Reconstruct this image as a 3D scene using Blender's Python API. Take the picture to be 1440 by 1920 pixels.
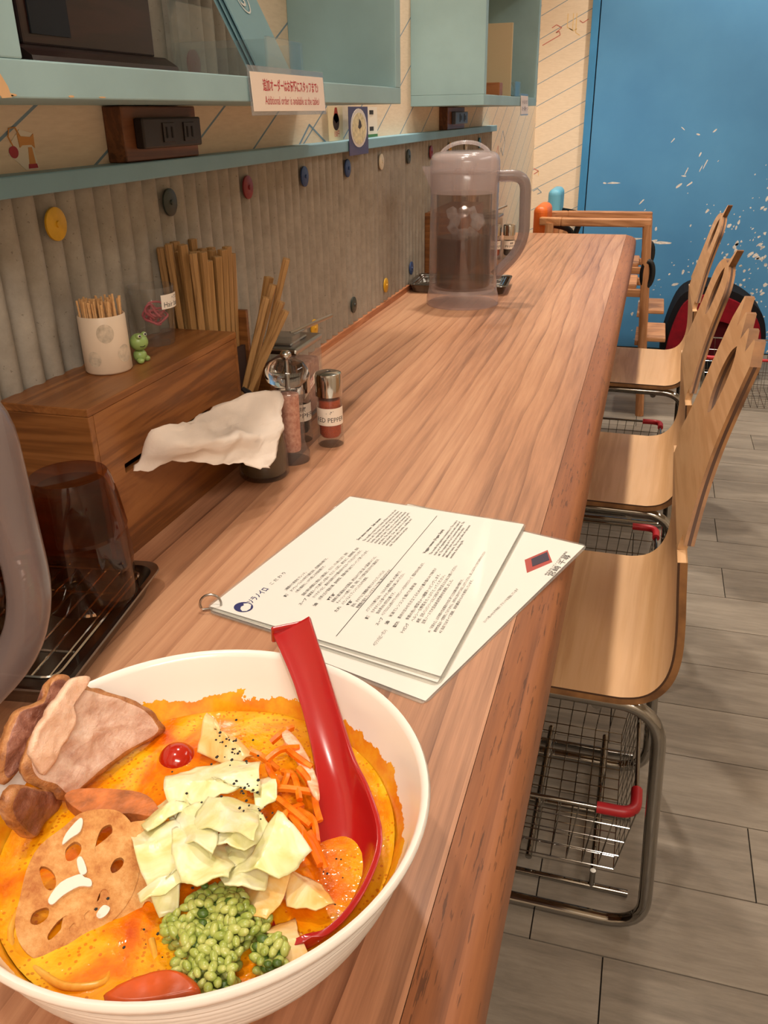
import bpy, math, random
from mathutils import Vector, Matrix
from mathutils.geometry import tessellate_polygon
for o in list(bpy.data.objects): bpy.data.objects.remove(o)
SC = bpy.context.scene; COL = SC.collection
R = math.radians
# ------------------------------------------------------------------ camera, world, lights, exposure
CAM = (0.0, 0.0, 1.13)
F_PX, PITCH, YAW, ROLL = 1589.4, 0.439732, 0.297074, 0.0192395
cam_d = bpy.data.cameras.new('camera'); cam = bpy.data.objects.new('camera', cam_d); COL.objects.link(cam)
cam_d.sensor_fit = 'VERTICAL'; cam_d.sensor_height = 24.0; cam_d.lens = F_PX / 1920 * 24.0
cam_d.clip_start = 0.01
_f = Vector((-math.sin(YAW)*math.cos(PITCH), math.cos(YAW)*math.cos(PITCH), -math.sin(PITCH)))
_r = Vector((math.cos(YAW), math.sin(YAW), 0)); _d = _f.cross(_r)
_r2 = _r*math.cos(ROLL) + _d*math.sin(ROLL); _d2 = -_r*math.sin(ROLL) + _d*math.cos(ROLL)
_m = Matrix((_r2, -_d2, -_f)).transposed().to_4x4(); _m.translation = CAM
cam.matrix_world = _m; SC.camera = cam
w = bpy.data.worlds.new('world'); SC.world = w; w.use_nodes = True
w.node_tree.nodes['Background'].inputs[0].default_value = (1.0, .86, .7, 1); w.node_tree.nodes['Background'].inputs[1].default_value = .05
SC.view_settings.view_transform = 'Standard'; SC.view_settings.look = 'None'
SC.view_settings.gamma = 1; SC.view_settings.use_curve_mapping = False; SC.view_settings.exposure = 0.38
try:
    SC.cycles.transparent_max_bounces = 24; SC.cycles.max_bounces = 8
except Exception: pass
CEIL = 2.55
def spot(x, y, power, col, size=.07, tgt=None, ang=100, blend=.6):
    l = bpy.data.lights.new('downlight', 'SPOT'); l.energy = power; l.color = col; l.shadow_soft_size = size
    l.spot_size = R(ang); l.spot_blend = blend
    o = bpy.data.objects.new('downlight', l); COL.objects.link(o); o.location = (x, y, CEIL-.03)
    d = Vector(tgt) - o.location if tgt else Vector((0, 0, -1)); o.rotation_euler = d.to_track_quat('-Z', 'Y').to_euler()
    return o
def fill_area(x, y, sx, sy, power, col):
    l = bpy.data.lights.new('fill_light', 'AREA'); l.shape = 'RECTANGLE'; l.size = sx; l.size_y = sy; l.energy = power; l.color = col
    o = bpy.data.objects.new('fill_light', l); COL.objects.link(o); o.location = (x, y, CEIL-.02)
WARM = (1.0, .90, .78)
for yy, pw in ((.10, 31), (1.20, 37), (2.30, 64), (3.40, 78)):
    spot(-.42, yy, pw, WARM, .05)
spot(.45, 3.75, 50, WARM, .05, (.55, 4.5, 1.3), 110)
fill_area(.7, -1.1, 1.2, .5, 36, (1.0, .91, .81)); fill_area(1.45, 2.3, .4, 2.0, 16, (1.0, .91, .81))  # soft fill lights added to brighten the room, not ceiling fittings
# ------------------------------------------------------------------ helpers
def lin(c): return tuple((x/255/12.92 if x/255 <= .04045 else ((x/255+.055)/1.055)**2.4) for x in c)
class NT:
    def __init__(s, name):
        s.m = bpy.data.materials.new(name); s.m.use_nodes = True; s.t = s.m.node_tree
        s.b = s.t.nodes['Principled BSDF']; s.out = s.t.nodes['Material Output']
    def n(s, typ, **kw):
        x = s.t.nodes.new(typ)
        for k, v in kw.items(): setattr(x, k, v)
        return x
    def l(s, a, b): s.t.links.new(a, b)
    def math(s, op, a, b=None, c=None):
        x = s.n('ShaderNodeMath', operation=op)
        for i, q in enumerate((a, b, c)):
            if q is None: continue
            if isinstance(q, (int, float)): x.inputs[i].default_value = q
            else: s.l(q, x.inputs[i])
        return x.outputs[0]
    def coords(s, kind='Object', scale=(1, 1, 1), rot=(0, 0, 0), loc=(0, 0, 0)):
        if kind == 'World': src = s.n('ShaderNodeNewGeometry').outputs['Position']
        else: src = s.n('ShaderNodeTexCoord').outputs[kind]
        mp = s.n('ShaderNodeMapping'); s.l(src, mp.inputs[0])
        mp.inputs['Scale'].default_value = scale; mp.inputs['Rotation'].default_value = rot; mp.inputs['Location'].default_value = loc
        return mp.outputs[0]
    def noise(s, vec, scale, detail=4, rough=.55, dist=0):
        x = s.n('ShaderNodeTexNoise'); s.l(vec, x.inputs['Vector']); x.inputs['Scale'].default_value = scale
        x.inputs['Detail'].default_value = detail; x.inputs['Roughness'].default_value = rough; x.inputs['Distortion'].default_value = dist
        return x.outputs[0]
    def ramp(s, fac, stops, interp='LINEAR'):
        x = s.n('ShaderNodeValToRGB'); x.color_ramp.interpolation = interp; e = x.color_ramp.elements
        while len(e) < len(stops): e.new(.5)
        for i, (p, c) in enumerate(stops):
            e[i].position = p; c = c if max(c) <= 1.0 and isinstance(c[0], float) else lin(c); e[i].color = (*c[:3], 1)
        s.l(fac, x.inputs[0]); return x.outputs[0]
    def mix(s, fac, a, b):
        x = s.n('ShaderNodeMix', data_type='RGBA')
        for sock, q in ((x.inputs[0], fac), (x.inputs[6], a), (x.inputs[7], b)):
            if hasattr(q, 'is_linked') or hasattr(q, 'links'): s.l(q, sock)
            elif isinstance(q, (int, float)): sock.default_value = q
            else: sock.default_value = (*lin(q), 1)
        return x.outputs[2]
    def bump(s, h, strength=.3, dist=.002):
        x = s.n('ShaderNodeBump'); x.inputs['Strength'].default_value = strength; x.inputs['Distance'].default_value = dist
        s.l(h, x.inputs['Height']); s.l(x.outputs[0], s.b.inputs['Normal'])
MATS = {}
def plain(name, c, rough=.5, metal=0., spec=.5, vary=0., vscale=40, sss=0., coat=0., bump=0., bscale=200):
    if name in MATS: return MATS[name]
    t = NT(name); b = t.b; b.inputs['Base Color'].default_value = (*lin(c), 1); b.inputs['Roughness'].default_value = rough
    b.inputs['Metallic'].default_value = metal; b.inputs['Specular IOR Level'].default_value = spec; b.inputs['Coat Weight'].default_value = coat
    if sss: b.inputs['Subsurface Weight'].default_value = sss; b.inputs['Subsurface Radius'].default_value = (.01, .006, .003); b.inputs['Subsurface Scale'].default_value = .4
    co = None
    if vary:
        co = t.coords(); n = t.noise(co, vscale, 5)
        d = tuple(max(0, x*(1-vary)) for x in c); u = tuple(min(255, x*(1+vary)) for x in c)
        t.l(t.ramp(n, [(.3, d), (.7, u)]), b.inputs['Base Color'])
    if bump: t.bump(t.noise(co or t.coords(), bscale, 4), bump)
    MATS[name] = t.m; return t.m
def wood(name, dark, mid, light, axis='Y', scale=1., rough=.45, world=False, bands=55, spec=.5, coat=0.):
    if name in MATS: return MATS[name]
    t = NT(name); s = {'X': (1.1, 14, 14), 'Y': (14, 1.1, 14), 'Z': (14, 14, 1.1)}[axis]
    co = t.coords('World' if world else 'Object', tuple(q*scale for q in s))
    n1 = t.noise(co, 1.0, 6, .6, .6); n2 = t.noise(co, 6.0, 4, .7)
    wave = t.math('SINE', t.math('MULTIPLY', n1, bands))
    f = t.math('ADD', t.math('MULTIPLY', n1, .55), t.math('ADD', t.math('MULTIPLY', wave, .13), t.math('MULTIPLY', n2, .35)))
    t.l(t.ramp(f, [(.22, dark), (.45, mid), (.68, light)]), t.b.inputs['Base Color'])
    t.b.inputs['Roughness'].default_value = rough; t.b.inputs['Specular IOR Level'].default_value = spec; t.b.inputs['Coat Weight'].default_value = coat
    t.bump(f, .08, .001)
    MATS[name] = t.m; return t.m
def clear(name, tint, diff=.06, dcol=(220, 215, 215), rough=.03, ior=1.45, glow=0):
    """thin transparent plastic or glass: tinted see-through, a little body colour, Fresnel gloss"""
    if name in MATS: return MATS[name]
    t = NT(name); tr = t.n('ShaderNodeBsdfTransparent'); tr.inputs[0].default_value = (*lin(tint), 1)
    t.b.inputs['Base Color'].default_value = (*lin(dcol), 1); t.b.inputs['Roughness'].default_value = max(rough, .25)
    m1 = t.n('ShaderNodeMixShader'); m1.inputs[0].default_value = diff; t.l(tr.outputs[0], m1.inputs[1]); body = t.b.outputs[0]
    if glow:   # frosted plastic also scatters light through itself
        tl = t.n('ShaderNodeBsdfTranslucent'); tl.inputs[0].default_value = (*lin(dcol), 1); mt = t.n('ShaderNodeMixShader'); mt.inputs[0].default_value = glow; t.l(body, mt.inputs[1]); t.l(tl.outputs[0], mt.inputs[2]); body = mt.outputs[0]
    t.l(body, m1.inputs[2])
    g = t.n('ShaderNodeBsdfGlossy'); g.inputs['Roughness'].default_value = rough
    ge = t.n('ShaderNodeNewGeometry'); dt = t.n('ShaderNodeVectorMath', operation='DOT_PRODUCT'); t.l(ge.outputs['Normal'], dt.inputs[0]); t.l(ge.outputs['Incoming'], dt.inputs[1])
    f0 = ((ior-1)/(ior+1))**2; sch = t.math('ADD', t.math('MULTIPLY', t.math('POWER', t.math('SUBTRACT', 1.0, t.math('ABSOLUTE', dt.outputs['Value'])), 5.0), (1-f0)*.75), f0)
    m2 = t.n('ShaderNodeMixShader'); t.l(sch, m2.inputs[0]); t.l(m1.outputs[0], m2.inputs[1]); t.l(g.outputs[0], m2.inputs[2])
    t.l(m2.outputs[0], t.out.inputs[0]); MATS[name] = t.m; return t.m
class MB:
    def __init__(s): s.v = []; s.f = []; s.mi = []
    def add(s, vs, fs, mi=0):
        o = len(s.v); s.v += [tuple(p) for p in vs]; s.f += [tuple(i+o for i in f) for f in fs]; s.mi += [mi]*len(fs); return s
    def box(s, x0, x1, y0, y1, z0, z1, mi=0):
        return s.add([(x0,y0,z0),(x1,y0,z0),(x1,y1,z0),(x0,y1,z0),(x0,y0,z1),(x1,y0,z1),(x1,y1,z1),(x0,y1,z1)],
                     [(0,3,2,1),(4,5,6,7),(0,1,5,4),(1,2,6,5),(2,3,7,6),(3,0,4,7)], mi)
    def bar(s, p0, p1, wd, th, up=(0, 0, 1), mi=0, w1=None, t1=None):
        p0 = Vector(p0); p1 = Vector(p1); d = (p1-p0).normalized(); u = Vector(up)
        a = d.cross(u)
        if a.length < 1e-4: a = d.cross(Vector((1, 0, 0)))
        a.normalize(); b = a.cross(d).normalized(); w1 = wd if w1 is None else w1; t1 = th if t1 is None else t1
        vs = []
        for p, ww, tt in ((p0, wd, th), (p1, w1, t1)):
            for sa, sb in ((-1,-1),(1,-1),(1,1),(-1,1)): vs.append(p + a*sa*ww/2 + b*sb*tt/2)
        return s.add(vs, [(0,1,2,3),(7,6,5,4),(0,4,5,1),(1,5,6,2),(2,6,7,3),(3,7,4,0)], mi)
    def tube(s, pts, r, n=10, closed=False, mi=0, flat=None):
        P = [Vector(p) for p in pts]; N = len(P); rs = r if isinstance(r, (list, tuple)) else [r]*N
        tan = []
        for i in range(N):
            a = P[(i-1) % N] if (closed or i > 0) else P[i]; b = P[(i+1) % N] if (closed or i < N-1) else P[i]
            tan.append((b-a).normalized())
        ref = Vector((0, 0, 1)) if abs(tan[0].z) < .9 else Vector((1, 0, 0))
        u = (ref - tan[0]*ref.dot(tan[0])).normalized(); vs = []
        for i in range(N):
            u = (u - tan[i]*u.dot(tan[i])).normalized(); v = tan[i].cross(u)
            for k in range(n):
                a = 2*math.pi*k/n; vs.append(P[i] + (u*math.cos(a) + v*math.sin(a)*(flat or 1))*rs[i])
        fs = []
        for i in range(N if closed else N-1):
            j = (i+1) % N
            for k in range(n): fs.append((i*n+k, i*n+(k+1) % n, j*n+(k+1) % n, j*n+k))
        if not closed: fs += [tuple(range(n))[::-1], tuple((N-1)*n+k for k in range(n))]
        return s.add(vs, fs, mi)
    def lathe(s, prof, n=32, c=(0, 0, 0), close=False, mi=0):
        vs = []; fs = []; idx = []
        for r, z in prof:
            if r < 1e-6: idx.append([len(vs)]); vs.append((c[0], c[1], c[2]+z))
            else:
                idx.append(list(range(len(vs), len(vs)+n)))
                vs += [(c[0]+r*math.cos(2*math.pi*k/n), c[1]+r*math.sin(2*math.pi*k/n), c[2]+z) for k in range(n)]
        rings = list(zip(idx, idx[1:])) + ([(idx[-1], idx[0])] if close else [])
        for A, B in rings:
            for k in range(n):
                a0, a1 = A[k % len(A)], A[(k+1) % len(A)]; b0, b1 = B[k % len(B)], B[(k+1) % len(B)]
                q = [a0, a1, b1, b0]; q = [x for i, x in enumerate(q) if x not in q[:i]]
                if len(q) > 2: fs.append(tuple(q))
        return s.add(vs, fs, mi)
    def sphere(s, c, r, n=12, m=8, sc=(1, 1, 1), rot=None, mi=0):
        vs = [(0, 0, 1)]; fs = []
        for i in range(1, m):
            t = math.pi*i/m
            vs += [(math.sin(t)*math.cos(2*math.pi*k/n), math.sin(t)*math.sin(2*math.pi*k/n), math.cos(t)) for k in range(n)]
        vs.append((0, 0, -1)); last = len(vs)-1
        for k in range(n): fs.append((0, 1+k, 1+(k+1) % n)); fs.append((last, last-n+(k+1) % n, last-n+k))
        for i in range(m-2):
            for k in range(n): a = 1+i*n; fs.append((a+k, a+n+k, a+n+(k+1) % n, a+(k+1) % n))
        out = []
        for p in vs:
            q = Vector((p[0]*sc[0]*r, p[1]*sc[1]*r, p[2]*sc[2]*r))
            if rot: q = rot @ q
            out.append(q + Vector(c))
        return s.add(out, fs, mi)
    def slab(s, poly, th, normal=None, holes=(), mi=0, mside=None):
        P = [Vector(p) for p in poly]
        if normal is None:
            nn = Vector((0, 0, 0))
            for a, b in zip(P, P[1:]+P[:1]): nn += a.cross(b)
            normal = nn.normalized()
            if normal.z < 0: normal = -normal
        else: normal = Vector(normal).normalized()
        loops = [P] + [[Vector(p) for p in h] for h in holes]
        tri = tessellate_polygon(loops); flatl = [p for l in loops for p in l]; n = len(flatl)
        vs = flatl + [p - normal*th for p in flatl]; fs = []
        for t in tri:
            a, b, c = (flatl[i] for i in t)
            t = t if (b-a).cross(c-a).dot(normal) > 0 else t[::-1]
            fs.append(tuple(t)); fs.append(tuple(i+n for i in t[::-1]))
        k = len(fs); o = 0; sf = []
        for l in loops:
            for i in range(len(l)): j = (i+1) % len(l); sf.append((o+i, o+i+n, o+j+n, o+j))
            o += len(l)
        s.add(vs, fs, mi); base = len(s.v)-len(vs)
        s.f += [tuple(i+base for i in f) for f in sf]; s.mi += [mi if mside is None else mside]*len(sf)
        return s
    def build(s, name, mat, parent=None, smooth=None, bevel=0, kind=None, world=False, recalc=True, seg=2):
        me = bpy.data.meshes.new(name); vs = s.v
        if world and parent is not None: L = parent.location; vs = [(p[0]-L[0], p[1]-L[1], p[2]-L[2]) for p in vs]
        me.from_pydata(vs, [], s.f)
        for m in (mat if isinstance(mat, (list, tuple)) else [mat]): me.materials.append(m)
        if any(s.mi): me.polygons.foreach_set('material_index', s.mi)
        if recalc:
            import bmesh
            b = bmesh.new(); b.from_mesh(me); bmesh.ops.recalc_face_normals(b, faces=b.faces); b.to_mesh(me); b.free()
        if smooth:
            me.polygons.foreach_set('use_smooth', [True]*len(me.polygons)); me.set_sharp_from_angle(angle=R(smooth))
        me.update()
        o = bpy.data.objects.new(name, me); COL.objects.link(o)
        if parent is not None: o.parent = parent
        if bevel:
            b = o.modifiers.new('bevel', 'BEVEL'); b.width = bevel; b.segments = seg; b.limit_method = 'ANGLE'; b.angle_limit = R(40)
        if kind: o['kind'] = kind
        return o
def tag(o, label, cat, group=None, kind=None):
    o['label'] = label; o['category'] = cat
    if group: o['group'] = group
    if kind: o['kind'] = kind
    return o
def thing(name, label, cat, loc=(0, 0, 0), rotz=0, group=None):
    o = bpy.data.objects.new(name, None); COL.objects.link(o); o.location = loc; o.rotation_euler = (0, 0, rotz)
    o.empty_display_size = .02
    return tag(o, label, cat, group)
def dup(root, loc=None, rotz=None, label=None, group=None):
    def cp(o, par):
        c = o.copy(); COL.objects.link(c)
        if par is not None: c.parent = par
        for ch in [x for x in bpy.data.objects if x.parent == o]: cp(ch, c)
        return c
    r = cp(root, None)
    if loc is not None: r.location = loc
    if rotz is not None: r.rotation_euler = (0, 0, rotz)
    if label: r['label'] = label
    if group: r['group'] = group
    return r
def sm(pts, n=6, closed=False):
    """Catmull-Rom through points"""
    P = [Vector(p) for p in pts]; N = len(P); out = []
    for i in range(N if closed else N-1):
        g = lambda k: P[k % N] if closed else P[max(0, min(N-1, k))]
        a, b, c, d = g(i-1), g(i), g(i+1), g(i+2)
        for k in range(n):
            t = k/n; out.append(.5*((2*b) + (c-a)*t + (2*a-5*b+4*c-d)*t*t + (3*b-a-3*c+d)*t**3))
    if not closed: out.append(P[-1])
    return out
def arc_path(pts, rad, n=5):
    """polyline with rounded corners"""
    P = [Vector(p) for p in pts]; out = [P[0]]
    for i in range(1, len(P)-1):
        a, b, c = P[i-1], P[i], P[i+1]; u = (a-b).normalized(); v = (c-b).normalized(); rr = min(rad, (a-b).length*.49, (c-b).length*.49)
        s, e = b+u*rr, b+v*rr
        for k in range(n+1): t = k/n; out.append(s*(1-t)**2 + b*2*t*(1-t) + e*t*t)
    out.append(P[-1]); return out
_text = {}
def text2d(s, size, bold=False):
    """flat mesh of a line of lettering: verts, faces, width"""
    k = (s, bold)
    if k not in _text:
        cu = bpy.data.curves.new('t', 'FONT'); cu.body = s; cu.size = 1; cu.resolution_u = 2
        if bold: cu.offset = .018
        o = bpy.data.objects.new('t', cu); COL.objects.link(o)
        dg = bpy.context.evaluated_depsgraph_get(); me = bpy.data.meshes.new_from_object(o.evaluated_get(dg))
        _text[k] = ([tuple(v.co) for v in me.vertices], [tuple(p.vertices) for p in me.polygons])
        bpy.data.objects.remove(o); bpy.data.curves.remove(cu); bpy.data.meshes.remove(me)
    vs, fs = _text[k]; wd = max((v[0] for v in vs), default=1)
    return [(v[0]*size, v[1]*size) for v in vs], fs, wd*size
def put_text(mb, s, size, fn, width=None, bold=False, mi=0):
    """fn maps flat (x, y) to 3D; width squeezes the line to that length"""
    vs, fs, wd = text2d(s, size, bold); k = 1 if not width else width/wd
    mb.add([fn(x*k, y) for x, y in vs], fs, mi)
# ------------------------------------------------------------------ lettering (shaped before the scene grows)
PAGE_JP = [  # (u, v, width, text)
 (.087,.150,.105,'ソラノイロ',.040,True),(.217,.143,.095,'こ だ わ り',.022,False),
 (.172,.246,.020,'麺',.017,True),(.210,.222,.135,'2種類の小麦粉をブレンド。',.017,False),(.211,.246,.255,'かつウェーブ入りの平打ち麺を加水、低温熟成の麺です。',.017,False),(.212,.270,.200,'小麦の風味をしっかり感じる多加水麺です。',.017,False),
 (.150,.332,.045,'スープ',.017,True),(.206,.306,.325,'国産の鶏を8時間以上煮出した鶏白湯と、モミジ、げん骨にごぼう、昆布',.017,False),(.207,.330,.375,'鶏清湯スープに煮干しの旨み、モミジ、にぼし、焼きあご、香味野菜、昆布',.017,False),(.208,.354,.360,'カツオダシなど、素材の旨味だけを重ね合わせるスープに仕上げています。',.017,False),
 (.165,.388,.020,'油',.017,True),(.207,.382,.370,'(天草大王)や国産の鶏、香味野菜、貝類の香り油をブレンドして使っています。',.017,False),
 (.215,.418,.055,'▼醤油味',.017,True),(.212,.440,.335,'長野県の濃口醤油(丸大豆醤油)、再仕込みで丁寧に造った醤油をメインに、',.017,False),(.213,.462,.320,'チャーシューの煮汁、昆布、貝柱、カツオ節を加え合わせた醤油だれ',.017,False),(.214,.484,.190,'バランスよくブレンドしたものを使用。',.017,False),
 (.165,.484,.035,'たれ',.017,True),(.216,.506,.040,'▼塩味',.017,True),(.216,.528,.250,'昆布、ホタテなど数種類の魚介エキスとブレンドした',.017,False),(.216,.550,.270,'数種類の塩をブレンドすることで味に厚みがあります。',.017,False),
 (.172,.616,.020,'麺',.017,True),(.211,.595,.278,'パプリカを練り込み、つるもち食感を楽しめる麺です。',.017,False),(.212,.617,.265,'モチモチとした食べやすい食感をお楽しみください。',.017,False),(.213,.639,.140,'加水率35% 切刃22番です。',.017,False),
 (.155,.670,.045,'スープ',.017,True),(.212,.662,.360,'ベジブロスに人参のグラッセのピューレを合わせたスープ、野菜の甘みを感じます。',.017,False),
 (.172,.700,.020,'油',.017,True),(.214,.694,.220,'米油でレンコンを揚げた香味油',.017,False),(.168,.736,.035,'塩だれ',.017,True),(.218,.730,.335,'素材の甘みを引き立てるための少量の塩のみで味付け',.017,False),
 (.150,.776,.055,'トッピング',.017,True),(.222,.762,.300,'季節の色い野菜を4〜5種類トッピングします。',.017,False),(.222,.784,.300,'ヘルシーな野菜をたっぷりとってください。',.017,False),(.223,.806,.375,'麻婆、豆乳バンバンソースなどお好みで味を変えるためにお使いください。',.017,False),(.224,.828,.280,'豆乳ソースで大豆由来自然食材を実現しました。',.017,False),
 (.190,.868,.330,'※1 「天草大王」は天草郡の生産農家が大切に育てた日本最大級の地鶏です。',.015,False),(.200,.888,.530,'動物性食品を一切使用しておりません。お好みに合わせてお召し上がりください。詳しくはスタッフまでお声がけください',.015,False),(.200,.908,.330,'※2 当店ではすべて国産、契約農家のものを使用しています。',.015,False),
 (.057,.715,.087,'ベジソバ(ビーガン)',.020,False)]
EN1 = ['The noodle is made from 2 kinds of flour to be rich and', 'low in salt. The soup is clear and made from chicken,', 'konbu, vegetables and seafood. The oil is made from', 'chicken and clam. The soy is a blend of koikuchi', 'and shiro. The chashu is from Ibaraki domestic pork,', 'rolled slowly. Our salt sauce is a blend of', 'several natural salts, konbu, scallop and', 'clam. The bamboo shoot and yuzu.']
EN2 = ['The noodle that paprika is kneaded in it. The soup is', 'made out of vegetables, mainly carrot with a dash of', 'salt. The toppings are 4 or 5 seasonal vegetables. The', 'sauce and the spice citron are mixed to enjoy', 'different tastes. The rice and olive oil represent', 'sunshine, the shining life.']
HEAD1, HEAD2 = 'Soy sauce ramen  Salt ramen', 'Veggie ramen (Vegan Style)'
SIGN_JP, SIGN_EN = '追加オーダーはお気軽にスタッフまで♪', 'Additional order is available at the table♪'
for t in PAGE_JP: text2d(t[3], 1, t[5])
for t in EN1 + EN2: text2d(t, 1)
for t in (HEAD1, HEAD2, SIGN_JP): text2d(t, 1, True)
for t in (SIGN_EN, '一味', 'RED PEPPER', '胡椒', 'PEPPER', 'ヘアゴム', 'Hair band', 'S', 'お一人様一つ', '1個迄', 'という思いから千年続くブランドを目指しています', '宮崎 千尋', '株式会社ソラノイロ代表取締役', 'きざみ生姜', 'Pickled ginger', 'オーダーはスタッフまで', '150円', 'ミニ丼'): text2d(t, 1)
text2d('一味', 1, True); text2d('胡椒', 1, True)
# ------------------------------------------------------------------ the room
WX = -.588          # face of the left wall
YB = 4.567          # face of the back wall
def wallpaper(name, axis, slope, per, off):
    t = NT(name); g = t.n('ShaderNodeNewGeometry'); sp = t.n('ShaderNodeSeparateXYZ'); t.l(g.outputs['Position'], sp.inputs[0])
    a = sp.outputs[axis]
    q = t.math('DIVIDE', t.math('SUBTRACT', t.math('SUBTRACT', sp.outputs['Z'], t.math('MULTIPLY', a, slope)), off), per)
    fr = t.math('FRACT', t.math('ADD', q, 200.5)); ln = t.math('LESS_THAN', t.math('ABSOLUTE', t.math('SUBTRACT', fr, .5)), .017)
    n = t.noise(t.coords('World', (40, 40, 300)), 1.0, 3)
    base = t.ramp(n, [(.3, (226, 205, 178)), (.7, (236, 216, 190))])
    t.l(t.mix(ln, base, (128, 150, 164)), t.b.inputs['Base Color']); t.b.inputs['Roughness'].default_value = .75
    t.b.inputs['Specular IOR Level'].default_value = .2; t.bump(n, .15, .0006)
    return t.m
M_wl = wallpaper('wallpaper_left', 'Y', .48, .0992, .7666 - .0992*2)
M_wb = wallpaper('wallpaper_back', 'X', .5, .095, 1.6298)
M_wht = plain('painted_plaster', (222, 210, 192), .8, vary=.03, vscale=5)
def struct(o): o['kind'] = 'structure'; return o
wl = struct(MB().box(WX-.12, WX, -1.6, YB+.12, 0, CEIL).build('wall_left', M_wl))
wb = struct(MB().box(WX, 2.5, YB, YB+.12, 0, CEIL).build('wall_back', M_wb))
struct(MB().box(2.5, 2.62, -1.6, YB+.12, 0, CEIL).build('wall_right', M_wht))
struct(MB().box(WX-.12, 2.62, -1.72, -1.6, 0, CEIL).build('wall_front', M_wht))
struct(MB().box(WX-.12, 2.62, -1.72, YB+.12, CEIL, CEIL+.1).build('ceiling', M_wht))
# floor of laid planks
def plank_mat():
    t = NT('grey_oak_plank'); oi = t.n('ShaderNodeObjectInfo')
    co = t.coords('World', (2.2, 16, 1)); ad = t.n('ShaderNodeVectorMath', operation='ADD'); t.l(co, ad.inputs[0])
    sc = t.n('ShaderNodeVectorMath', operation='SCALE'); cb = t.n('ShaderNodeCombineXYZ'); t.l(oi.outputs['Random'], cb.inputs[0]); t.l(oi.outputs['Random'], cb.inputs[1])
    t.l(cb.outputs[0], sc.inputs[0]); sc.inputs['Scale'].default_value = 60; t.l(sc.outputs[0], ad.inputs[1])
    n1 = t.noise(ad.outputs[0], 1.0, 6, .6, .8); n2 = t.noise(ad.outputs[0], 5.0, 6, .75)
    f = t.math('ADD', t.math('MULTIPLY', n1, .6), t.math('ADD', t.math('MULTIPLY', n2, .4), t.math('MULTIPLY', oi.outputs['Random'], .10)))
    t.l(t.ramp(f, [(.33, (104, 94, 83)), (.52, (134, 123, 109)), (.72, (160, 148, 132))]), t.b.inputs['Base Color'])
    t.b.inputs['Roughness'].default_value = .5; t.b.inputs['Specular IOR Level'].default_value = .35; t.bump(f, .1, .001)
    return t.m
M_pl = plank_mat(); M_gap = plain('floor_joint', (40, 34, 28), .9)
fl = struct(MB().box(WX-.12, 2.62, -1.72, YB+.12, -.06, -.004).build('floor', M_gap))
JOINT = {-1: .0477, 1: .2725, 7: .284, 9: .282, 11: .291, 14: .45, 0: .86, 2: .62, 3: .95, 4: .75, 5: 1.05, 6: .8, 8: .97, 10: .7, 12: 1.0, 13: .66, 15: .95}
PL = .92
for k in range(-16, 24):
    y0 = .9031 + .16*k; y1 = min(y0 + .16, YB)
    if y0 >= YB: break
    j = JOINT.get(k, (k*.37) % PL)
    x = j - PL*math.ceil((j - WX)/PL)
    while x < 2.5:
        a, b = max(x, WX), min(x+PL, 2.5)
        if b - a > .02:
            MB().box(a+.0011, b-.0011, y0+.0011, y1-.0011, -.004, 0).build('plank', M_pl, fl)
        x += PL
# corrugated cladding with a painted ledge above and a wooden fillet below
def corr_mat():
    t = NT('weathered_corrugated_metal'); co = t.coords('World'); n = t.noise(co, 30, 6, .7); sp = t.noise(co, 260, 3, .6)
    c = t.ramp(n, [(.25, (136, 128, 116)), (.75, (168, 159, 145))])
    d = t.math('GREATER_THAN', sp, .68); t.l(t.mix(t.math('MULTIPLY', d, .55), c, (88, 76, 64)), t.b.inputs['Base Color'])
    t.b.inputs['Roughness'].default_value = .6; t.b.inputs['Metallic'].default_value = .1; t.bump(t.noise(co, 420, 3), .25, .0006); return t.m
M_cor = corr_mat(); PIT = .0325
def corrugated(y0, y1, z0, z1, name='corrugated_sheet', xo=0.0):
    mb = MB(); n = round((y1-y0)/PIT)*12; xs = []
    for i in range(n+1):
        y = y0 + (y1-y0)*i/n; sx = abs(math.sin(math.pi*y/PIT))**.85; xs.append((WX+.0012+.0135*sx+xo, y))
    vs = [(x, y, z0) for x, y in xs] + [(x, y, z1) for x, y in xs] + [(x-.0012, y, z0) for x, y in xs] + [(x-.0012, y, z1) for x, y in xs]
    N = n+1; fs = []
    for i in range(n): fs += [(i, i+1, N+i+1, N+i), (2*N+i+1, 2*N+i, 3*N+i, 3*N+i+1), (i, 2*N+i, 2*N+i+1, i+1), (N+i, N+i+1, 3*N+i+1, 3*N+i)]
    return mb.add(vs, fs).build(name, M_cor, wl, smooth=70)
corrugated(-11*PIT, 21*PIT, .7335, 1.066); corrugated(21*PIT, 58*PIT, .7335, 1.066, xo=.0015); corrugated(58*PIT, 93*PIT, .7335, 1.066); corrugated(93*PIT, 101*PIT, .7335, 1.066, xo=.0015)
corrugated(17*PIT, 39*PIT, 1.168, 1.485)
def paint(name, c, v=.05):
    return plain(name, c, .45, vary=v, vscale=6, spec=.4)
M_mint = paint('mint_paint', (154, 186, 190)); M_minta = paint('aqua_paint', (128, 168, 182))
struct(MB().box(WX, WX+.030, -.35, 3.285, 1.0655, 1.0845).build('trim_1', M_minta, bevel=.0015))
M_fil = wood('fillet_wood', (146, 88, 54), (176, 112, 72), (196, 134, 92), 'Y', 1.0)
struct(MB().box(WX, -.5697, -.35, 3.285, .7200, .7335).build('trim_2', M_fil, bevel=.001))
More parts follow.
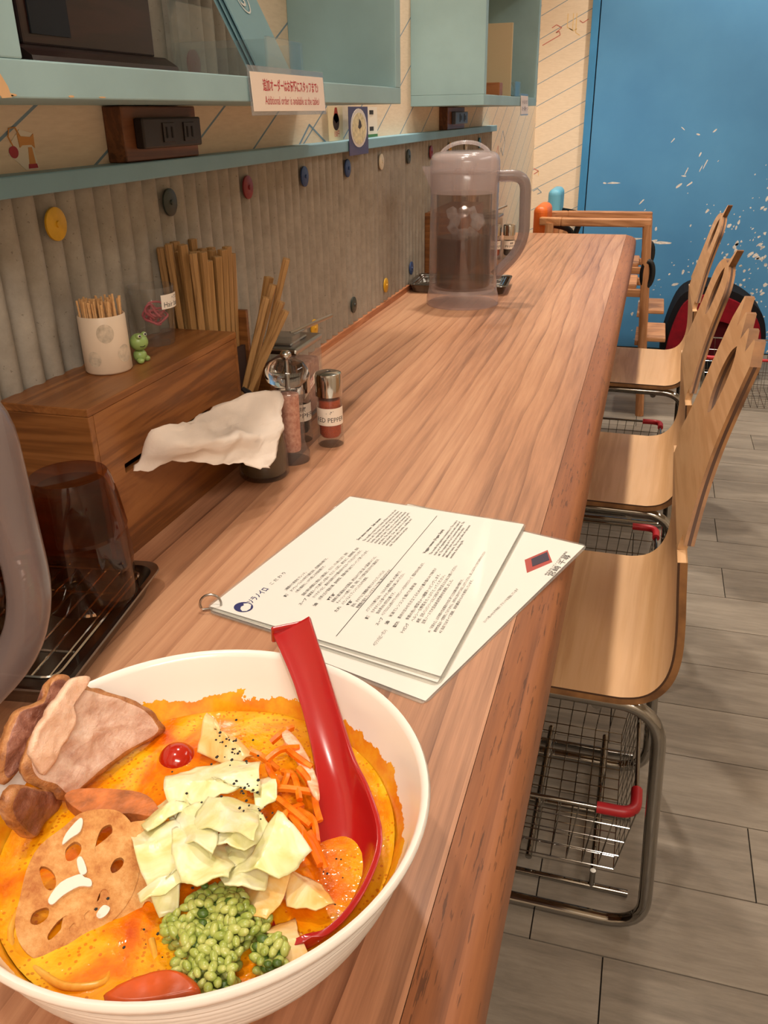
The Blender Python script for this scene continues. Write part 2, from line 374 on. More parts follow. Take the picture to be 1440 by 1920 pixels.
# isometric line doodles printed on the wallpaper of the back wall and column
M_dr = plain('print_red', (196, 110, 96), .8); M_dy = plain('print_yellow', (232, 196, 130), .8); M_db = plain('print_blue', (120, 146, 164), .8)
def doodle(pts, mat, plane='back', wd=.0035):
    mb = MB()
    for a, b in zip(pts, pts[1:]):
        if plane == 'back': mb.bar((a[0], YB-.0002, a[1]), (b[0], YB-.0002, b[1]), .0006, wd, up=(0, 0, 1))
        else: mb.bar((WX+.0002, a[0], a[1]), (WX+.0002, b[0], b[1]), .0006, wd, up=(0, 0, 1))
    mb.build('wallpaper_print', mat, wb if plane == 'back' else wl)
doodle([(-.575, 1.405), (-.495, 1.445), (-.50, 1.46), (-.515, 1.455), (-.49, 1.475), (-.515, 1.487), (-.535, 1.475)], M_dr)
doodle([(-.455, 1.47), (-.435, 1.46), (-.42, 1.468)], M_dy); doodle([(-.465, 1.53), (-.465, 1.475), (-.44, 1.462), (-.44, 1.53)], M_dy)
doodle([(-.425, 1.53), (-.425, 1.452), (-.405, 1.44)], M_dy); doodle([(-.41, 1.50), (-.395, 1.49), (-.37, 1.505)], M_dr)
doodle([(-.585, .868), (-.56, .856), (-.582, .842)], M_dr); doodle([(-.56, .856), (-.56, .835)], M_dy); doodle([(-.582, .762), (-.56, .775), (-.54, .757), (-.56, .748)], M_db)
doodle([(1.455, 1.076), (1.52, 1.114), (1.60, 1.083)], M_db, 'left'); doodle([(3.55, 1.02), (3.60, 1.06), (3.66, 1.02), (3.62, .97), (3.56, 1.00)], M_db, 'left')
doodle([(3.42, .95), (3.50, 1.01), (3.55, .93), (3.47, .88)], M_dr, 'left')
# blue door with its frame
M_blue = NT('worn_blue_paint'); _c = M_blue.coords('World'); M_blue.l(M_blue.ramp(M_blue.noise(_c, 2.2, 4), [(.3, (72, 136, 186)), (.7, (84, 150, 198))]), M_blue.b.inputs['Base Color'])
M_blue.b.inputs['Roughness'].default_value = .42; M_blue.bump(M_blue.noise(_c, 300, 3), .06, .0005); M_blue = M_blue.m
M_bfr = paint('blue_frame_paint', (62, 134, 184)); M_blk = plain('black_gap', (12, 16, 24), .8); M_chip = plain('bare_chip', (222, 214, 204), .8, vary=.1, vscale=90)
dr = thing('door_1', 'blue painted door', 'door', (.3, YB, 0)); del dr['label'], dr['category']; dr['kind'] = 'structure'
MB().box(-.355, -.321, YB-.022, YB-.0005, 0, 2.12).build('frame', M_bfr, dr, world=True, bevel=.001)
MB().box(-.321, -.316, YB-.006, YB-.0005, 0, 2.1).build('gap', M_blk, dr, world=True)
MB().box(-.316, .93, YB-.020, YB-.0005, .006, 2.1).build('leaf', M_blue, dr, world=True, bevel=.001)
MB().box(.935, .97, YB-.022, YB-.0005, 0, 2.12).build('frame', M_bfr, dr, world=True, bevel=.001)
MB().box(-.316, .935, YB-.022, YB-.0005, 2.1, 2.12).build('frame', M_bfr, dr, world=True, bevel=.001)
rnd = random.Random(7); mb = MB()
def chip(x, z, sx, sz, a=0, n=7):
    ca, sa = math.cos(a), math.sin(a); pl = []
    for k in range(n):
        t = 2*math.pi*k/n; q = rnd.uniform(.55, 1.1); dx, dz = sx*q*math.cos(t), sz*q*math.sin(t)
        pl.append((x+dx*ca-dz*sa, YB-.0203, z+dx*sa+dz*ca))
    mb.slab(pl, .0003, normal=(0, -1, 0))
for x, z, sx, sz, a in [(-.19,.803,.044,.0055,0),(-.235,.803,.012,.005,0),(-.05,.72,.02,.004,.9),(.06,.99,.02,.003,.9),(.10,1.04,.016,.003,-.7),(.17,1.015,.012,.005,-.4),(.24,1.03,.013,.004,.7),(.16,.80,.02,.005,.6),(.22,.89,.03,.003,1.2),(.19,.93,.012,.004,1.2),(.14,.86,.022,.003,1.2),(.20,.865,.022,.003,1.25),(.13,.835,.016,.004,.0),(.11,.79,.02,.006,.7),(-.08,.545,.055,.007,.05),(.07,.53,.06,.008,0),(.02,.535,.03,.006,.3),(-.14,.53,.03,.006,.6),(.15,.33,.03,.01,.3)]:
    chip(x, z, sx, sz, a)
for _ in range(1500):
    x = rnd.uniform(-.30, .90); z = rnd.uniform(.02, 1.12); den = max(0, (1.05 - z))**1.6 * (.25 + .75*max(0, min(1, (x+.2)/.7)))
    cl = math.exp(-((x-.50)/.25)**2 - ((z-.42)/.22)**2)*1.4
    if rnd.random() > .34*den + cl: continue
    s = rnd.choice((.0018, .0025, .003, .0045, .007)) * (1.3 if cl > .4 else 1); chip(x, z, s*rnd.uniform(1, 2.2), s, rnd.uniform(.3, 1.4))
mb.build('paint_chips', M_chip, dr, world=True, kind='stuff')
# ------------------------------------------------------------------ counter
def counter_mat(name, dark, mid, light, bands, rough=.36, pores=False):
    t = NT(name); co = t.coords('World', (1, .11, 1)); n0 = t.noise(co, 3.2, 4, .5, .3)
    g = t.n('ShaderNodeNewGeometry'); sp = t.n('ShaderNodeSeparateXYZ'); t.l(g.outputs['Position'], sp.inputs[0])
    ph = t.math('ADD', t.math('MULTIPLY', n0, bands), t.math('MULTIPLY', sp.outputs['X'], 34))
    saw = t.math('FRACT', ph); saw = t.math('POWER', saw, 5.0)
    fine = t.noise(t.coords('World', (160, 5, 1)), 1.0, 4, .7); broad = t.noise(t.coords('World', (7, .7, 1)), 1.0, 3, .5)
    f = t.math('ADD', t.math('MULTIPLY', broad, .62), t.math('SUBTRACT', t.math('MULTIPLY', fine, .38), t.math('MULTIPLY', saw, t.math('MULTIPLY', t.math('POWER', t.noise(t.coords('World', (5, .5, 1), loc=(3, 1, 0)), 1.0, 2), 2.0), .55))))
    c_ = t.ramp(f, [(.26, dark), (.47, mid), (.66, light)])
    if pores:
        pn = t.noise(t.coords('World', (420, 26, 420)), 1.0, 3, .6); c_ = t.mix(t.math('MULTIPLY', t.math('GREATER_THAN', pn, .62), .6), c_, (58, 32, 18))
    t.l(c_, t.b.inputs['Base Color'])
    t.b.inputs['Roughness'].default_value = rough; t.b.inputs['Specular IOR Level'].default_value = .5; t.bump(fine, .05, .0006); return t.m
M_ct = counter_mat('counter_laminate', (112, 74, 54), (176, 126, 94), (204, 156, 120), 6)
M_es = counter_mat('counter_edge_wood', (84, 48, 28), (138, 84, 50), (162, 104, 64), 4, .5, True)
ct = thing('counter', 'long wood-grain counter along the corrugated wall', 'counter', (-.3, 1.4, 0))
MB().box(-.5715, -.0775, -.35, 3.295, .682, .72).build('worktop', M_ct, ct, world=True)
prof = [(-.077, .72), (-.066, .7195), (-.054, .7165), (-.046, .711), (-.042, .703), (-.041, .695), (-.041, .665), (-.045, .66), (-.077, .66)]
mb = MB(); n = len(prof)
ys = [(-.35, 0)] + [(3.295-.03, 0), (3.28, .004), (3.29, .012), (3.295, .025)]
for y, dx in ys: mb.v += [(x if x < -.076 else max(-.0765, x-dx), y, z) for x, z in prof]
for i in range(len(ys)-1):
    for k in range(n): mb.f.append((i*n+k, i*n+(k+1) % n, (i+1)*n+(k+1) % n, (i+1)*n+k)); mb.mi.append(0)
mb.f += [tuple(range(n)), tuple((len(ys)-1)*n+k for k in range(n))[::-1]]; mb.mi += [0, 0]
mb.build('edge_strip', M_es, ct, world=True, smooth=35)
M_dk = plain('dark_support', (52, 38, 30), .7)
MB().box(-.5715, WX+.05, -.35, 3.28, .0, .682).build('support_panel', M_dk, ct, world=True)
for y in (.05, 1.44, 2.22, 3.2): MB().box(WX+.05, -.25, y-.015, y+.015, .50, .682).build('bracket', M_dk, ct, world=True)
# ------------------------------------------------------------------ wall shelves
M_wear = plain('bare_wood_wear', (222, 180, 132), .8)
def shelf(y0, y1, label):
    t = thing('wall_shelf', label, 'shelf', (WX, (y0+y1)/2, 1.143), 0, 'mint wall shelves above the counter')
    xf = -.409
    MB().box(WX, xf, y0, y1, 1.143, 1.1665).build('bottom_board', M_mint, t, world=True, bevel=.0012)
    MB().box(WX, xf, y0, y1, 1.487, 1.51).build('top_board', M_mint, t, world=True, bevel=.0012)
    for a, b in ((y0, y0+.030), (y1-.028, y1)): MB().box(WX, xf, a, b, 1.1665, 1.487).build('side_panel', M_mint, t, world=True, bevel=.0012)
    return t
s1 = shelf(.5105, 1.4735, 'mint wall shelf holding the dark wooden chest and red-lettered sign')
s2 = shelf(2.207, 3.166, 'mint wall shelf holding the upright beige board, next to the back wall')
rw = random.Random(3)
for k in range(4):
    y = .512 + abs(rw.gauss(0, .06)) + (.25 if k > 6 else 0); hh = rw.uniform(.0004, .0010)
    sy = rw.uniform(.003, .010); MB().slab([(-.4087, y+sy*math.cos(a), 1.1440+hh*(1+math.sin(a))) for a in [i*math.pi/4 for i in range(8)]], .0005, normal=(1, 0, 0)).build('paint_wear', M_wear, s1, world=True)
MB().slab([(-.4086, .5125, 1.143), (-.4086, .522, 1.1435), (-.4086, .520, 1.150), (-.4086, .5135, 1.159), (-.4086, .5108, 1.168), (-.4086, .5106, 1.146)], .0005, normal=(1, 0, 0)).build('paint_wear', M_wear, s1, world=True)
# ------------------------------------------------------------------ things on the shelves and wall
M_dkw = wood('dark_lacquered_wood', (22, 10, 9), (34, 16, 14), (48, 24, 20), 'Y', rough=.3)
M_acr = clear('clear_acrylic', (244, 248, 248), .05)
t = thing('wooden_chest', 'dark brown wooden chest with a moulded foot on the mint shelf', 'chest', (-.52, .72, 1.1665))
MB().box(-.575, -.470, .625, .818, 1.182, 1.44).build('body', M_dkw, t, world=True, bevel=.002)
MB().box(-.4699, -.4685, .635, .685, 1.19, 1.43).build('shaded_inside_sheet', M_blk, t, world=True)  # flat black sheet on the front, standing in for the shaded interior
mb = MB(); pr = [(-.575, 1.1668), (-.4560, 1.1668), (-.4540, 1.170), (-.4550, 1.174), (-.461, 1.178), (-.468, 1.182), (-.575, 1.182)]; n = len(pr)
for y in (.612, .832): mb.v += [(x, y, z) for x, z in pr]
for k in range(n): mb.f.append((k, (k+1) % n, n+(k+1) % n, n+k)); mb.mi.append(0)
mb.f += [tuple(range(n)), tuple(range(n, 2*n))[::-1]]; mb.mi += [0, 0]; mb.build('moulded_foot', M_dkw, t, world=True, smooth=30)
M_leaf = plain('leaflet_blue', (132, 172, 182), .5); M_wp = plain('white_print', (226, 226, 220), .7)
def holder(y, label, leaf_label, zb=1.1668, sc=1.0):
    t = thing('leaflet_holder', label, 'holder', (-.485, y, zb), 0, 'clear leaflet holders on the shelves')
    mb = MB(); h = .055*sc
    mb.box(-.07, .05, -.055, .055, 0, .003); mb.box(-.07, -.067, -.055, .055, .003, h+.03); mb.box(.047, .05, -.055, .055, .003, h*.8)
    mb.box(-.067, .047, -.055, -.0525, .003, h*.75); mb.box(-.067, .047, .0525, .055, .003, h*.75)
    mb.build('tray', M_acr, t, bevel=.0006)
    lf = thing('leaflet', leaf_label, 'leaflet', (-.485, y, zb), 0, 'blue leaflets in the shelf holders')
    mb = MB(); P = []
    # sheets leaning back in the holder: bottom near the front, top towards the wall
    for k in range(3): mb.bar((.038-.006*k, -.001, .0045), (-.062-.006*k, -.001, .205), .0018, .098, up=(0, 1, 0))
    mb.build('sheets', [M_leaf], lf)
    d = Vector((-.100, 0, .2005)).normalized(); nrm = Vector((d.z, 0, -d.x))
    q = MB(); base = Vector((.038, -.001, .0045)) + nrm*.0021
    fn = lambda x, z, o=0: tuple(base + Vector((0, x, 0)) + d*z + nrm*.0001)
    ring = [(.016*math.cos(a), .095+.021*math.sin(a)) for a in [i*math.pi/12 for i in range(24)]]
    inn = [(x*.88, .095+(z-.095)*.9) for x, z in ring]
    o = len(q.v); q.v += [fn(*p) for p in ring+inn]
    for i in range(24): j = (i+1) % 24; q.f.append((o+i, o+j, o+24+j, o+24+i)); q.mi.append(0)
    put_text(q, 'S', .036, lambda x, y2: fn(x-.0105, .0825+y2)); 
    q.build('print', M_wp, lf)
    return t
holder(1.060, 'clear acrylic leaflet holder behind the red-lettered sign', 'pale blue leaflets with a round white letter mark behind the red-lettered sign')
holder(2.92, 'clear acrylic leaflet holder beside the upright beige board', 'pale blue leaflets beside the upright beige board')
tag(MB().box(-.56, -.44, 2.80, 2.812, 1.1668, 1.36).build('board', plain('beige_board', (206, 186, 150), .7), bevel=.001), 'upright beige board standing on the far mint shelf', 'board')
tag(MB().box(-.50, -.43, 2.55, 2.60, 1.1668, 1.20).build('small_box', wood('orange_box_wood', (120, 66, 30), (158, 92, 46), (180, 112, 62), 'X'), bevel=.002), 'small orange-brown wooden box on the far mint shelf', 'box')
# lettered signs clipped on the shelf lips
M_pap = plain('sign_paper', (246, 226, 208), .5, coat=.3); M_lam = clear('laminate_film', (238, 240, 242), .18, (200, 204, 210), .12)
M_redp = plain('red_print', (190, 60, 66), .7); M_grp = plain('grey_print', (110, 100, 120), .7)
def sign(y0, y1, z0, z1, label, lines, x=-.4055):
    t = thing('shelf_sign', label, 'sign', (x, (y0+y1)/2, z0))
    MB().box(-.0010, .0002, -(y1-y0)/2-.004, (y1-y0)/2+.004, -.004, z1-z0+.006).build('film', M_lam, t, bevel=.0004)
    MB().box(.0002, .0008, -(y1-y0)/2, (y1-y0)/2, 0, z1-z0).build('card', M_pap, t)
    for s, u, v, wd, size, bold in lines: q = MB(); put_text(q, s, size, lambda a, b: (.0010, -(y1-y0)/2+u+a, v+b), wd, bold); q.build('lettering', M_redp if lines[0][5] else M_grp, t)
    t.rotation_euler = (0, R(-3), 0)
    return t
sign(.892, 1.105, 1.134, 1.171, 'white card with red lettering clipped to the mint shelf lip', [(SIGN_JP, .028, .0205, .165, .0125, True), (SIGN_EN, .030, .0065, .163, .0120, False)])
sign(2.80, 2.95, 1.120, 1.170, 'small white card with faded lettering on the far shelf lip', [('オーダーはスタッフまで', .015, .028, .12, .014, False), ('お一人様一つ', .015, .010, .12, .014, False)])
# sockets on wooden blocks
M_blkw = wood('walnut_block', (78, 44, 24), (110, 64, 36), (134, 84, 50), 'Y'); M_soc = plain('dark_brown_plastic', (40, 30, 26), .45); M_slot = plain('slot_black', (8, 7, 7), .8)
def outlet(y0, y1, z0, z1, label, plate=None, px=(None, None), mp=None):
    t = thing('socket_block', label, 'power socket', (WX, (y0+y1)/2, z0))
    MB().box(WX, WX+.024, y0, y1, z0, z1).build('block', M_blkw, t, world=True, bevel=.0015)
    a, b, c, d = plate
    p = MB().box(WX+.024, WX+.036, a, b, c, d).build('plate', mp or M_soc, t, world=True, bevel=.002)
    for k in range(2):
        yc = a + (b-a)*(.40 + .36*k); zc = (c+d)/2; q = MB().box(WX+.036, WX+.0375, yc-.013, yc+.013, zc-.0105, zc+.0105)
        q.build('socket', mp or M_soc, t, world=True, bevel=.0006)
        q = MB()
        for s in (-1, 1): q.box(WX+.0375, WX+.0379, yc+s*.006-.0016, yc+s*.006+.0016, zc-.006, zc+.006)
        q.build('slots', M_slot, t, world=True)
outlet(.895, 1.063, 1.0848, 1.142, 'walnut block with a dark double power socket left of the sign', (.916, 1.052, 1.098, 1.130))
outlet(2.51, 2.74, 1.0848, 1.142, 'walnut block with a grey power socket under the far shelf', (2.56, 2.73, 1.098, 1.130), mp=plain('grey_blue_plastic', (84, 92, 104), .4))
# stickers and cards
def card(name, label, cat, y0, y1, z0, z1, x, mat, extra=()):
    t = thing(name, label, cat, (x, (y0+y1)/2, z0)); MB().box(x-.001, x, y0, y1, z0, z1).build('sheet', mat, t, world=True)
    for nm, poly, m in extra: MB().slab([(x+.0005, a, b) for a, b in poly], .0004, normal=(1, 0, 0)).build(nm, m, t, world=True)
    return t
def ell(cy, cz, ry, rz, n=24): return [(cy+ry*math.cos(2*math.pi*k/n), cz+rz*math.sin(2*math.pi*k/n)) for k in range(n)]
M_cream = plain('card_cream', (226, 208, 168), .6); M_red = plain('sauce_red', (150, 52, 30), .6); M_dbr = plain('bottle_dark', (54, 38, 30), .5)
tt = card('bottle_card', 'cream card with a red-topped bottle picture on the blue ledge', 'card', 1.585, 1.665, 1.0852, 1.142, WX+.012, M_cream,
     (('bottle_print', ell(1.626, 1.117, .017, .0145), M_dbr), ('bottle_print', [(1.612, 1.122), (1.618, 1.134), (1.622, 1.141), (1.632, 1.141), (1.636, 1.132), (1.642, 1.120), (1.627, 1.114)], M_red)))
q = MB(); put_text(q, '150円', .013, lambda a, b: (WX+.0126, 1.612+a, 1.092+b), .03); q.build('price_print', M_redp, tt, world=True)
M_nav = plain('card_navy', (66, 56, 92), .5, coat=.2); M_bowlp = plain('print_bowl', (212, 206, 200), .6); M_bowlp2 = plain('print_noodles', (208, 196, 158), .6, vary=.15, vscale=120)
card('bowl_photo_card', 'card with a photo of a white noodle bowl hanging over the blue ledge', 'card', 1.638, 1.755, 1.058, 1.142, WX+.033, M_nav,
     (('bowl_print', ell(1.697, 1.105, .050, .034), M_bowlp), ('noodle_print', [(a, b) for a, b in ell(1.697, 1.104, .042, .028)], M_bowlp2), ('topping_print', [(1.690, 1.106), (1.700, 1.103), (1.712, 1.108), (1.706, 1.117), (1.697, 1.121), (1.693, 1.112)], M_dbr)))
for o in bpy.data.objects:
    if o.name.startswith(('noodle_print',)): o.location.x += .0003
    if o.name.startswith(('topping_print',)): o.location.x += .0006
M_grn = plain('card_green', (62, 120, 62), .6); M_blkp = plain('black_print', (40, 36, 36), .7); M_crw = plain('card_white', (236, 226, 210), .6)
card('notice_card', 'narrow white card with black print and a green foot on the ledge', 'card', 1.790, 1.900, 1.0852, 1.142, WX+.008, M_crw,
     (('print', [(1.845, 1.097), (1.872, 1.097), (1.872, 1.105), (1.845, 1.105)], M_blkp), ('print', [(1.845, 1.128), (1.872, 1.128), (1.872, 1.136), (1.845, 1.136)], M_blkp), ('print', [(1.815, 1.10), (1.826, 1.10), (1.826, 1.125), (1.815, 1.125)], M_blkp), ('print', [(1.790, 1.0852), (1.900, 1.0852), (1.900, 1.0905), (1.790, 1.0905)], M_grn)))
t = thing('toy_sticker', 'cut-out sticker of a cup-and-ball toy on the wallpaper', 'sticker', (WX, .742, 1.084))
x = WX+.0006; M_sw = plain('sticker_white', (232, 220, 200), .5); M_so = plain('sticker_orange', (214, 148, 74), .5); M_sr = plain('sticker_red', (176, 44, 56), .5)
def st(nm, poly, m, k): MB().slab([(x+.0003*k, a, b) for a, b in poly], .0005, normal=(1, 0, 0)).build(nm, m, t, world=True)
st('backing', [(.731, 1.100), (.741, 1.094), (.752, 1.086), (.772, 1.086), (.769, 1.104), (.772, 1.118), (.752, 1.122), (.738, 1.112)], M_sw, 0)
st('handle', [(.758, 1.090), (.768, 1.090), (.766, 1.106), (.7605, 1.106)], M_so, 1); st('foot', [(.756, 1.087), (.770, 1.087), (.769, 1.091), (.757, 1.091)], M_sr, 2)
st('cup', [(.748, 1.106), (.752, 1.108), (.766, 1.108), (.770, 1.105), (.771, 1.118), (.766, 1.115), (.752, 1.116), (.747, 1.119)], M_so, 2); st('ball', ell(.7385, 1.1025, .0065, .0055, 16), M_sr, 1)
MB().tube([(x+.0004, .7385, 1.108), (x+.0004, .734, 1.116), (x+.0004, .737, 1.123), (x+.0004, .746, 1.124), (x+.0004, .751, 1.116)], .0006, 6).build('string', M_so, t, world=True)
# coloured discs screwed to the corrugated wall
DC = {'yellow': (208, 158, 28), 'dark green': (48, 56, 50), 'red': (126, 34, 42), 'blue': (38, 66, 112), 'cream': (212, 198, 172), 'light blue': (70, 130, 150)}
def disc(y, z, c, label):
    o = thing('wall_disc', label, 'disc', (WX+.0164, y, z), 0, 'coloured discs screwed to the corrugated wall')
    m = plain('disc_'+c.replace(' ', '_'), DC[c], .45, vary=.05, vscale=80); r = .0162
    a = MB().lathe([(0, 0), (r, 0), (r, .0022), (r*.9, .003), (r*.25, .0034), (0, .0034)], 24); a.v = [(z2, x2, y2) for x2, y2, z2 in a.v]; a.build('plate', m, o, smooth=30)
    a = MB().lathe([(0, .0034), (.0034, .0034), (.003, .0052), (0, .0058)], 12); a.v = [(z2, x2, y2) for x2, y2, z2 in a.v]; a.build('screw', m, o, smooth=40)
DD = [('yellow', 'yellow disc on the corrugated wall above the toothpick holder'), ('dark green', 'dark green disc on the corrugated wall above the chopstick bundle'), ('red', 'red disc on the corrugated wall between green and blue discs'),
      ('blue', 'blue disc on the corrugated wall next to the red one, under the sign'), ('blue', 'blue disc on the corrugated wall below the noodle bowl card'), ('cream', 'cream disc on the corrugated wall below the narrow notice card'),
      ('dark green', 'dark green disc on the corrugated wall between cream and red discs'), ('red', 'red disc on the corrugated wall left of the pitcher lid'), ('yellow', 'yellow disc on the corrugated wall behind the pitcher lid'),
      ('cream', 'cream disc on the corrugated wall behind the pitcher lid'), ('light blue', 'light blue disc at the far end of the corrugated wall')]
for k, (c, lb) in enumerate(DD): disc(.760 + .2268*k, 1.0352, c, lb)
disc(1.678, .772, 'dark green', 'dark green disc low on the wall just above the wooden fillet'); disc(1.913, .770, 'yellow', 'yellow disc low on the wall behind the fillet, near the pitcher')
disc(1.449, .775, 'yellow', 'yellow disc low on the wall behind the ginger box'); disc(2.142, .772, 'blue', 'blue disc low on the wall above the metal tray behind the pitcher')
disc(1.085, 1.190, 'red', 'red disc on the corrugated sheet inside the mint shelf')
# ------------------------------------------------------------------ table sets on the counter
ZC = .72
M_box = wood('teak_veneer', (100, 58, 26), (134, 82, 40), (156, 102, 54), 'Y', .9, rough=.4)
M_boxx = wood('teak_veneer_end', (100, 58, 26), (130, 80, 38), (152, 98, 52), 'X', .9, rough=.4)
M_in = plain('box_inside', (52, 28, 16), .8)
M_chop = wood('bamboo_chopstick', (124, 88, 46), (162, 120, 70), (184, 142, 90), 'Z', 2.2, rough=.55)
M_tis = plain('tissue_paper', (226, 210, 196), .9, spec=.1, sss=0, bump=.15, bscale=300)
def tissue_box(dy, label, lab2):
    t = thing('tissue_box', label, 'tissue box', (-.527, .79+dy, ZC), 0, 'wooden tissue boxes on the counter')
    # body with a slot in the long front face
    x0, x1, y0, y1, z0, z1 = -.5765, -.4775, .634+dy, .948+dy, ZC, .8885; th = .008
    mb = MB(); mb.box(x0, x1, y0, y1, z1-th, z1); mb.box(x0, x1-th, y0+th, y1-th, z0, z0+th); mb.box(x0, x0+th, y0+th, y1-th, z0+th, z1-th)
    mb.build('top_and_back', M_box, t, world=True, bevel=.001)
    for a, b in ((y0, y0+th), (y1-th, y1)): MB().box(x0, x1, a, b, z0, z1-th).build('end_panel', M_boxx, t, world=True, bevel=.001)
    MB().slab([(x1, y0+th, z0), (x1, y1-th, z0), (x1, y1-th, z1-th), (x1, y0+th, z1-th)], th, normal=(1, 0, 0),
              holes=[[(x1, y0+.044, .808), (x1, y1-.080, .808), (x1, y1-.080, .8175), (x1, y0+.044, .8175)]]).build('front_panel', M_box, t, world=True)
    return t
def chop_holder(dy, label):
    t = thing('chopstick_holder', label, 'chopstick holder', (-.527, 1.0+dy, ZC), 0, 'wooden chopstick holders')
    x0, x1, y0, y1, z0 = -.5765, -.4775, .9485+dy, 1.058+dy, ZC
    MB().box(x0, x1, y0, y1, z0, z0+.006).build('base', M_boxx, t, world=True)
    MB().box(x0, x1-.006, y0, y0+.005, z0+.006, .886).build('end_panel', M_boxx, t, world=True, bevel=.0006)
    MB().box(x0, -.512, y1-.007, y1, z0+.006, .892).build('end_panel', M_boxx, t, world=True, bevel=.0006)
    MB().box(-.512, x1-.006, y1-.007, y1, z0+.006, .815).build('end_panel', M_boxx, t, world=True, bevel=.0006)
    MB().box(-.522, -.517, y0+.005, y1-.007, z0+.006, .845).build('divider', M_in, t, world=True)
    MB().box(x1-.006, x1, y0, y1, z0+.006, .785).build('front_panel', M_box, t, world=True, bevel=.0006)
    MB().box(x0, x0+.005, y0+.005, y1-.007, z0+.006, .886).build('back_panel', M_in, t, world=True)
    return t
tissue_box(0, 'teak-brown tissue box topped with the toothpick holder and glass', '')
chop_holder(0, 'teak-brown open chopstick holder at the end of the topped tissue box')
_cs = None
def chopstick(p0, p1, label, group, mat=None):
    """square-section chopstick, thicker at the upper end"""
    global _cs
    if _cs is None:
        mb = MB(); mb.bar((0, 0, 0), (0, 0, .225), .0048, .0048, up=(1, 0, 0), w1=.0098, t1=.0092)
        _cs = mb.build('chopstick', M_chop, bevel=.0006, seg=1); o = _cs
    else: o = _cs.copy(); COL.objects.link(o)
    d = Vector(p1)-Vector(p0); o.location = p0; q = Vector((0, 0, 1)).rotation_difference(d.normalized()); o.rotation_mode = 'QUATERNION'
    o.rotation_quaternion = q @ Matrix.Rotation(rc.uniform(-.5, .5), 3, 'Z').to_quaternion(); o.scale = (1, 1, d.length/.225)
    return tag(o, label, 'chopstick', group)
rc = random.Random(5)
def bundle(dy, nx, ny, lab):
    for i in range(nx):
        for j in range(ny):
            bx = -.5685 + .0092*i*4/max(1, nx-1)*1.02 + (.0 if nx > 3 else .004); by = .9650 + .078*j/(ny-1)
            u = (i/(nx-1)-.5); v = (j/(ny-1)-.5)
            tx = max(-.569, -.5455 + u*.048 + rc.uniform(-.003, .003)); ty = .996 + v*.098 + rc.uniform(-.003, .003); tz = .978 + rc.uniform(-.012, .014)
            chopstick((bx, by+dy, ZC+.008), (tx, ty+dy, tz), lab, 'chopsticks in the upright bundles')
bundle(0, 4, 7, 'upright bamboo chopstick in the tight bundle behind the topped tissue box')
SP = [((-.511, 1.02), (-.4350, 1.022, .966)), ((-.511, 1.005), (-.4600, 1.020, .943)), ((-.511, .990), (-.4500, 1.008, .936)), ((-.511, .972), (-.4535, .992, .923)), ((-.5115, .981), (-.4360, .998, .917)), ((-.5140, .964), (-.4260, .988, .908))]
for (bx, by), tp in SP: chopstick((bx, by, ZC+.012), tp, 'bamboo chopstick leaning out over the front of the holder', 'leaning chopsticks in the front compartment')
# toothpicks in their cup
M_cer = NT('speckled_ceramic'); _c = M_cer.coords(); M_cer.b.inputs['Base Color'].default_value = (*lin((222, 200, 176)), 1); M_cer.b.inputs['Roughness'].default_value = .4
M_cer.bump(M_cer.noise(_c, 60, 3), .05); M_cer = M_cer.m
TZ = .8887
t = thing('toothpick_cup', 'cream ceramic toothpick cup with grey spots on the tissue box', 'cup', (-.534, .7585, TZ))
MB().lathe([(0, 0), (.0225, 0), (.0242, .002), (.0240, .058), (.0232, .0592), (.0218, .058), (.0215, .004), (0, .004)], 40).build('cup', M_cer, t, smooth=50)
M_spot = plain('grey_spot', (194, 176, 154), .5, vary=.12, vscale=150)
for a, z, r in ((-52, .043, .0088), (-88, .017, .0075), (-8, .020, .0085), (60, .04, .008), (150, .03, .008)):
    mb = MB(); a = R(a); cy = lambda b, q: (.02438*math.cos(b), .02438*math.sin(b), q); vs = [cy(a, z)]
    for i in range(1, 6):
        for k in range(20): vs.append(cy(a + r*i/5*math.cos(2*math.pi*k/20)/.0241, z+r*i/5*1.1*math.sin(2*math.pi*k/20)))
    mb.add(vs, [(0, 1+k, 1+(k+1) % 20) for k in range(20)] + [(1+20*i+k, 21+20*i+k, 21+20*i+(k+1) % 20, 1+20*i+(k+1) % 20) for i in range(4) for k in range(20)]); mb.build('spot', M_spot, t, smooth=60)
M_pick = plain('toothpick_wood', (216, 168, 114), .6, vary=.08, vscale=30)
_tp = None; k = 0
for ring, cnt in ((.0190, 26), (.0150, 20), (.0108, 14), (.0064, 8), (.002, 3)):
    for i in range(cnt):
        a = 2*math.pi*i/cnt + ring*40; p = Vector((-.534+ring*math.cos(a), .7585+ring*math.sin(a), TZ+.0055))
        if _tp is None:
            mb = MB(); h = .068; mb.lathe([(0, 0), (.0005, .002), (.0011, .012), (.0011, h-.012), (.0008, h-.0112), (.0011, h-.0104), (.0011, h-.007), (.0008, h-.0062), (.0011, h-.0054), (.0011, h), (0, h)], 7)
            _tp = o = mb.build('toothpick', M_pick, smooth=40)
        else: o = _tp.copy(); COL.objects.link(o)
        o.location = p; o.rotation_euler = (rc.uniform(-.01, .01)-math.sin(a)*ring*2.5, rc.uniform(-.01, .01)+math.cos(a)*ring*2.5, rc.uniform(0, 6)); o.scale = (1, 1, rc.uniform(.97, 1.03) * (1.10 if (cnt == 26 and i == 23) else 1))
        tag(o, 'thin wooden toothpick standing in the cream spotted cup', 'toothpick', 'toothpicks in the ceramic cup')
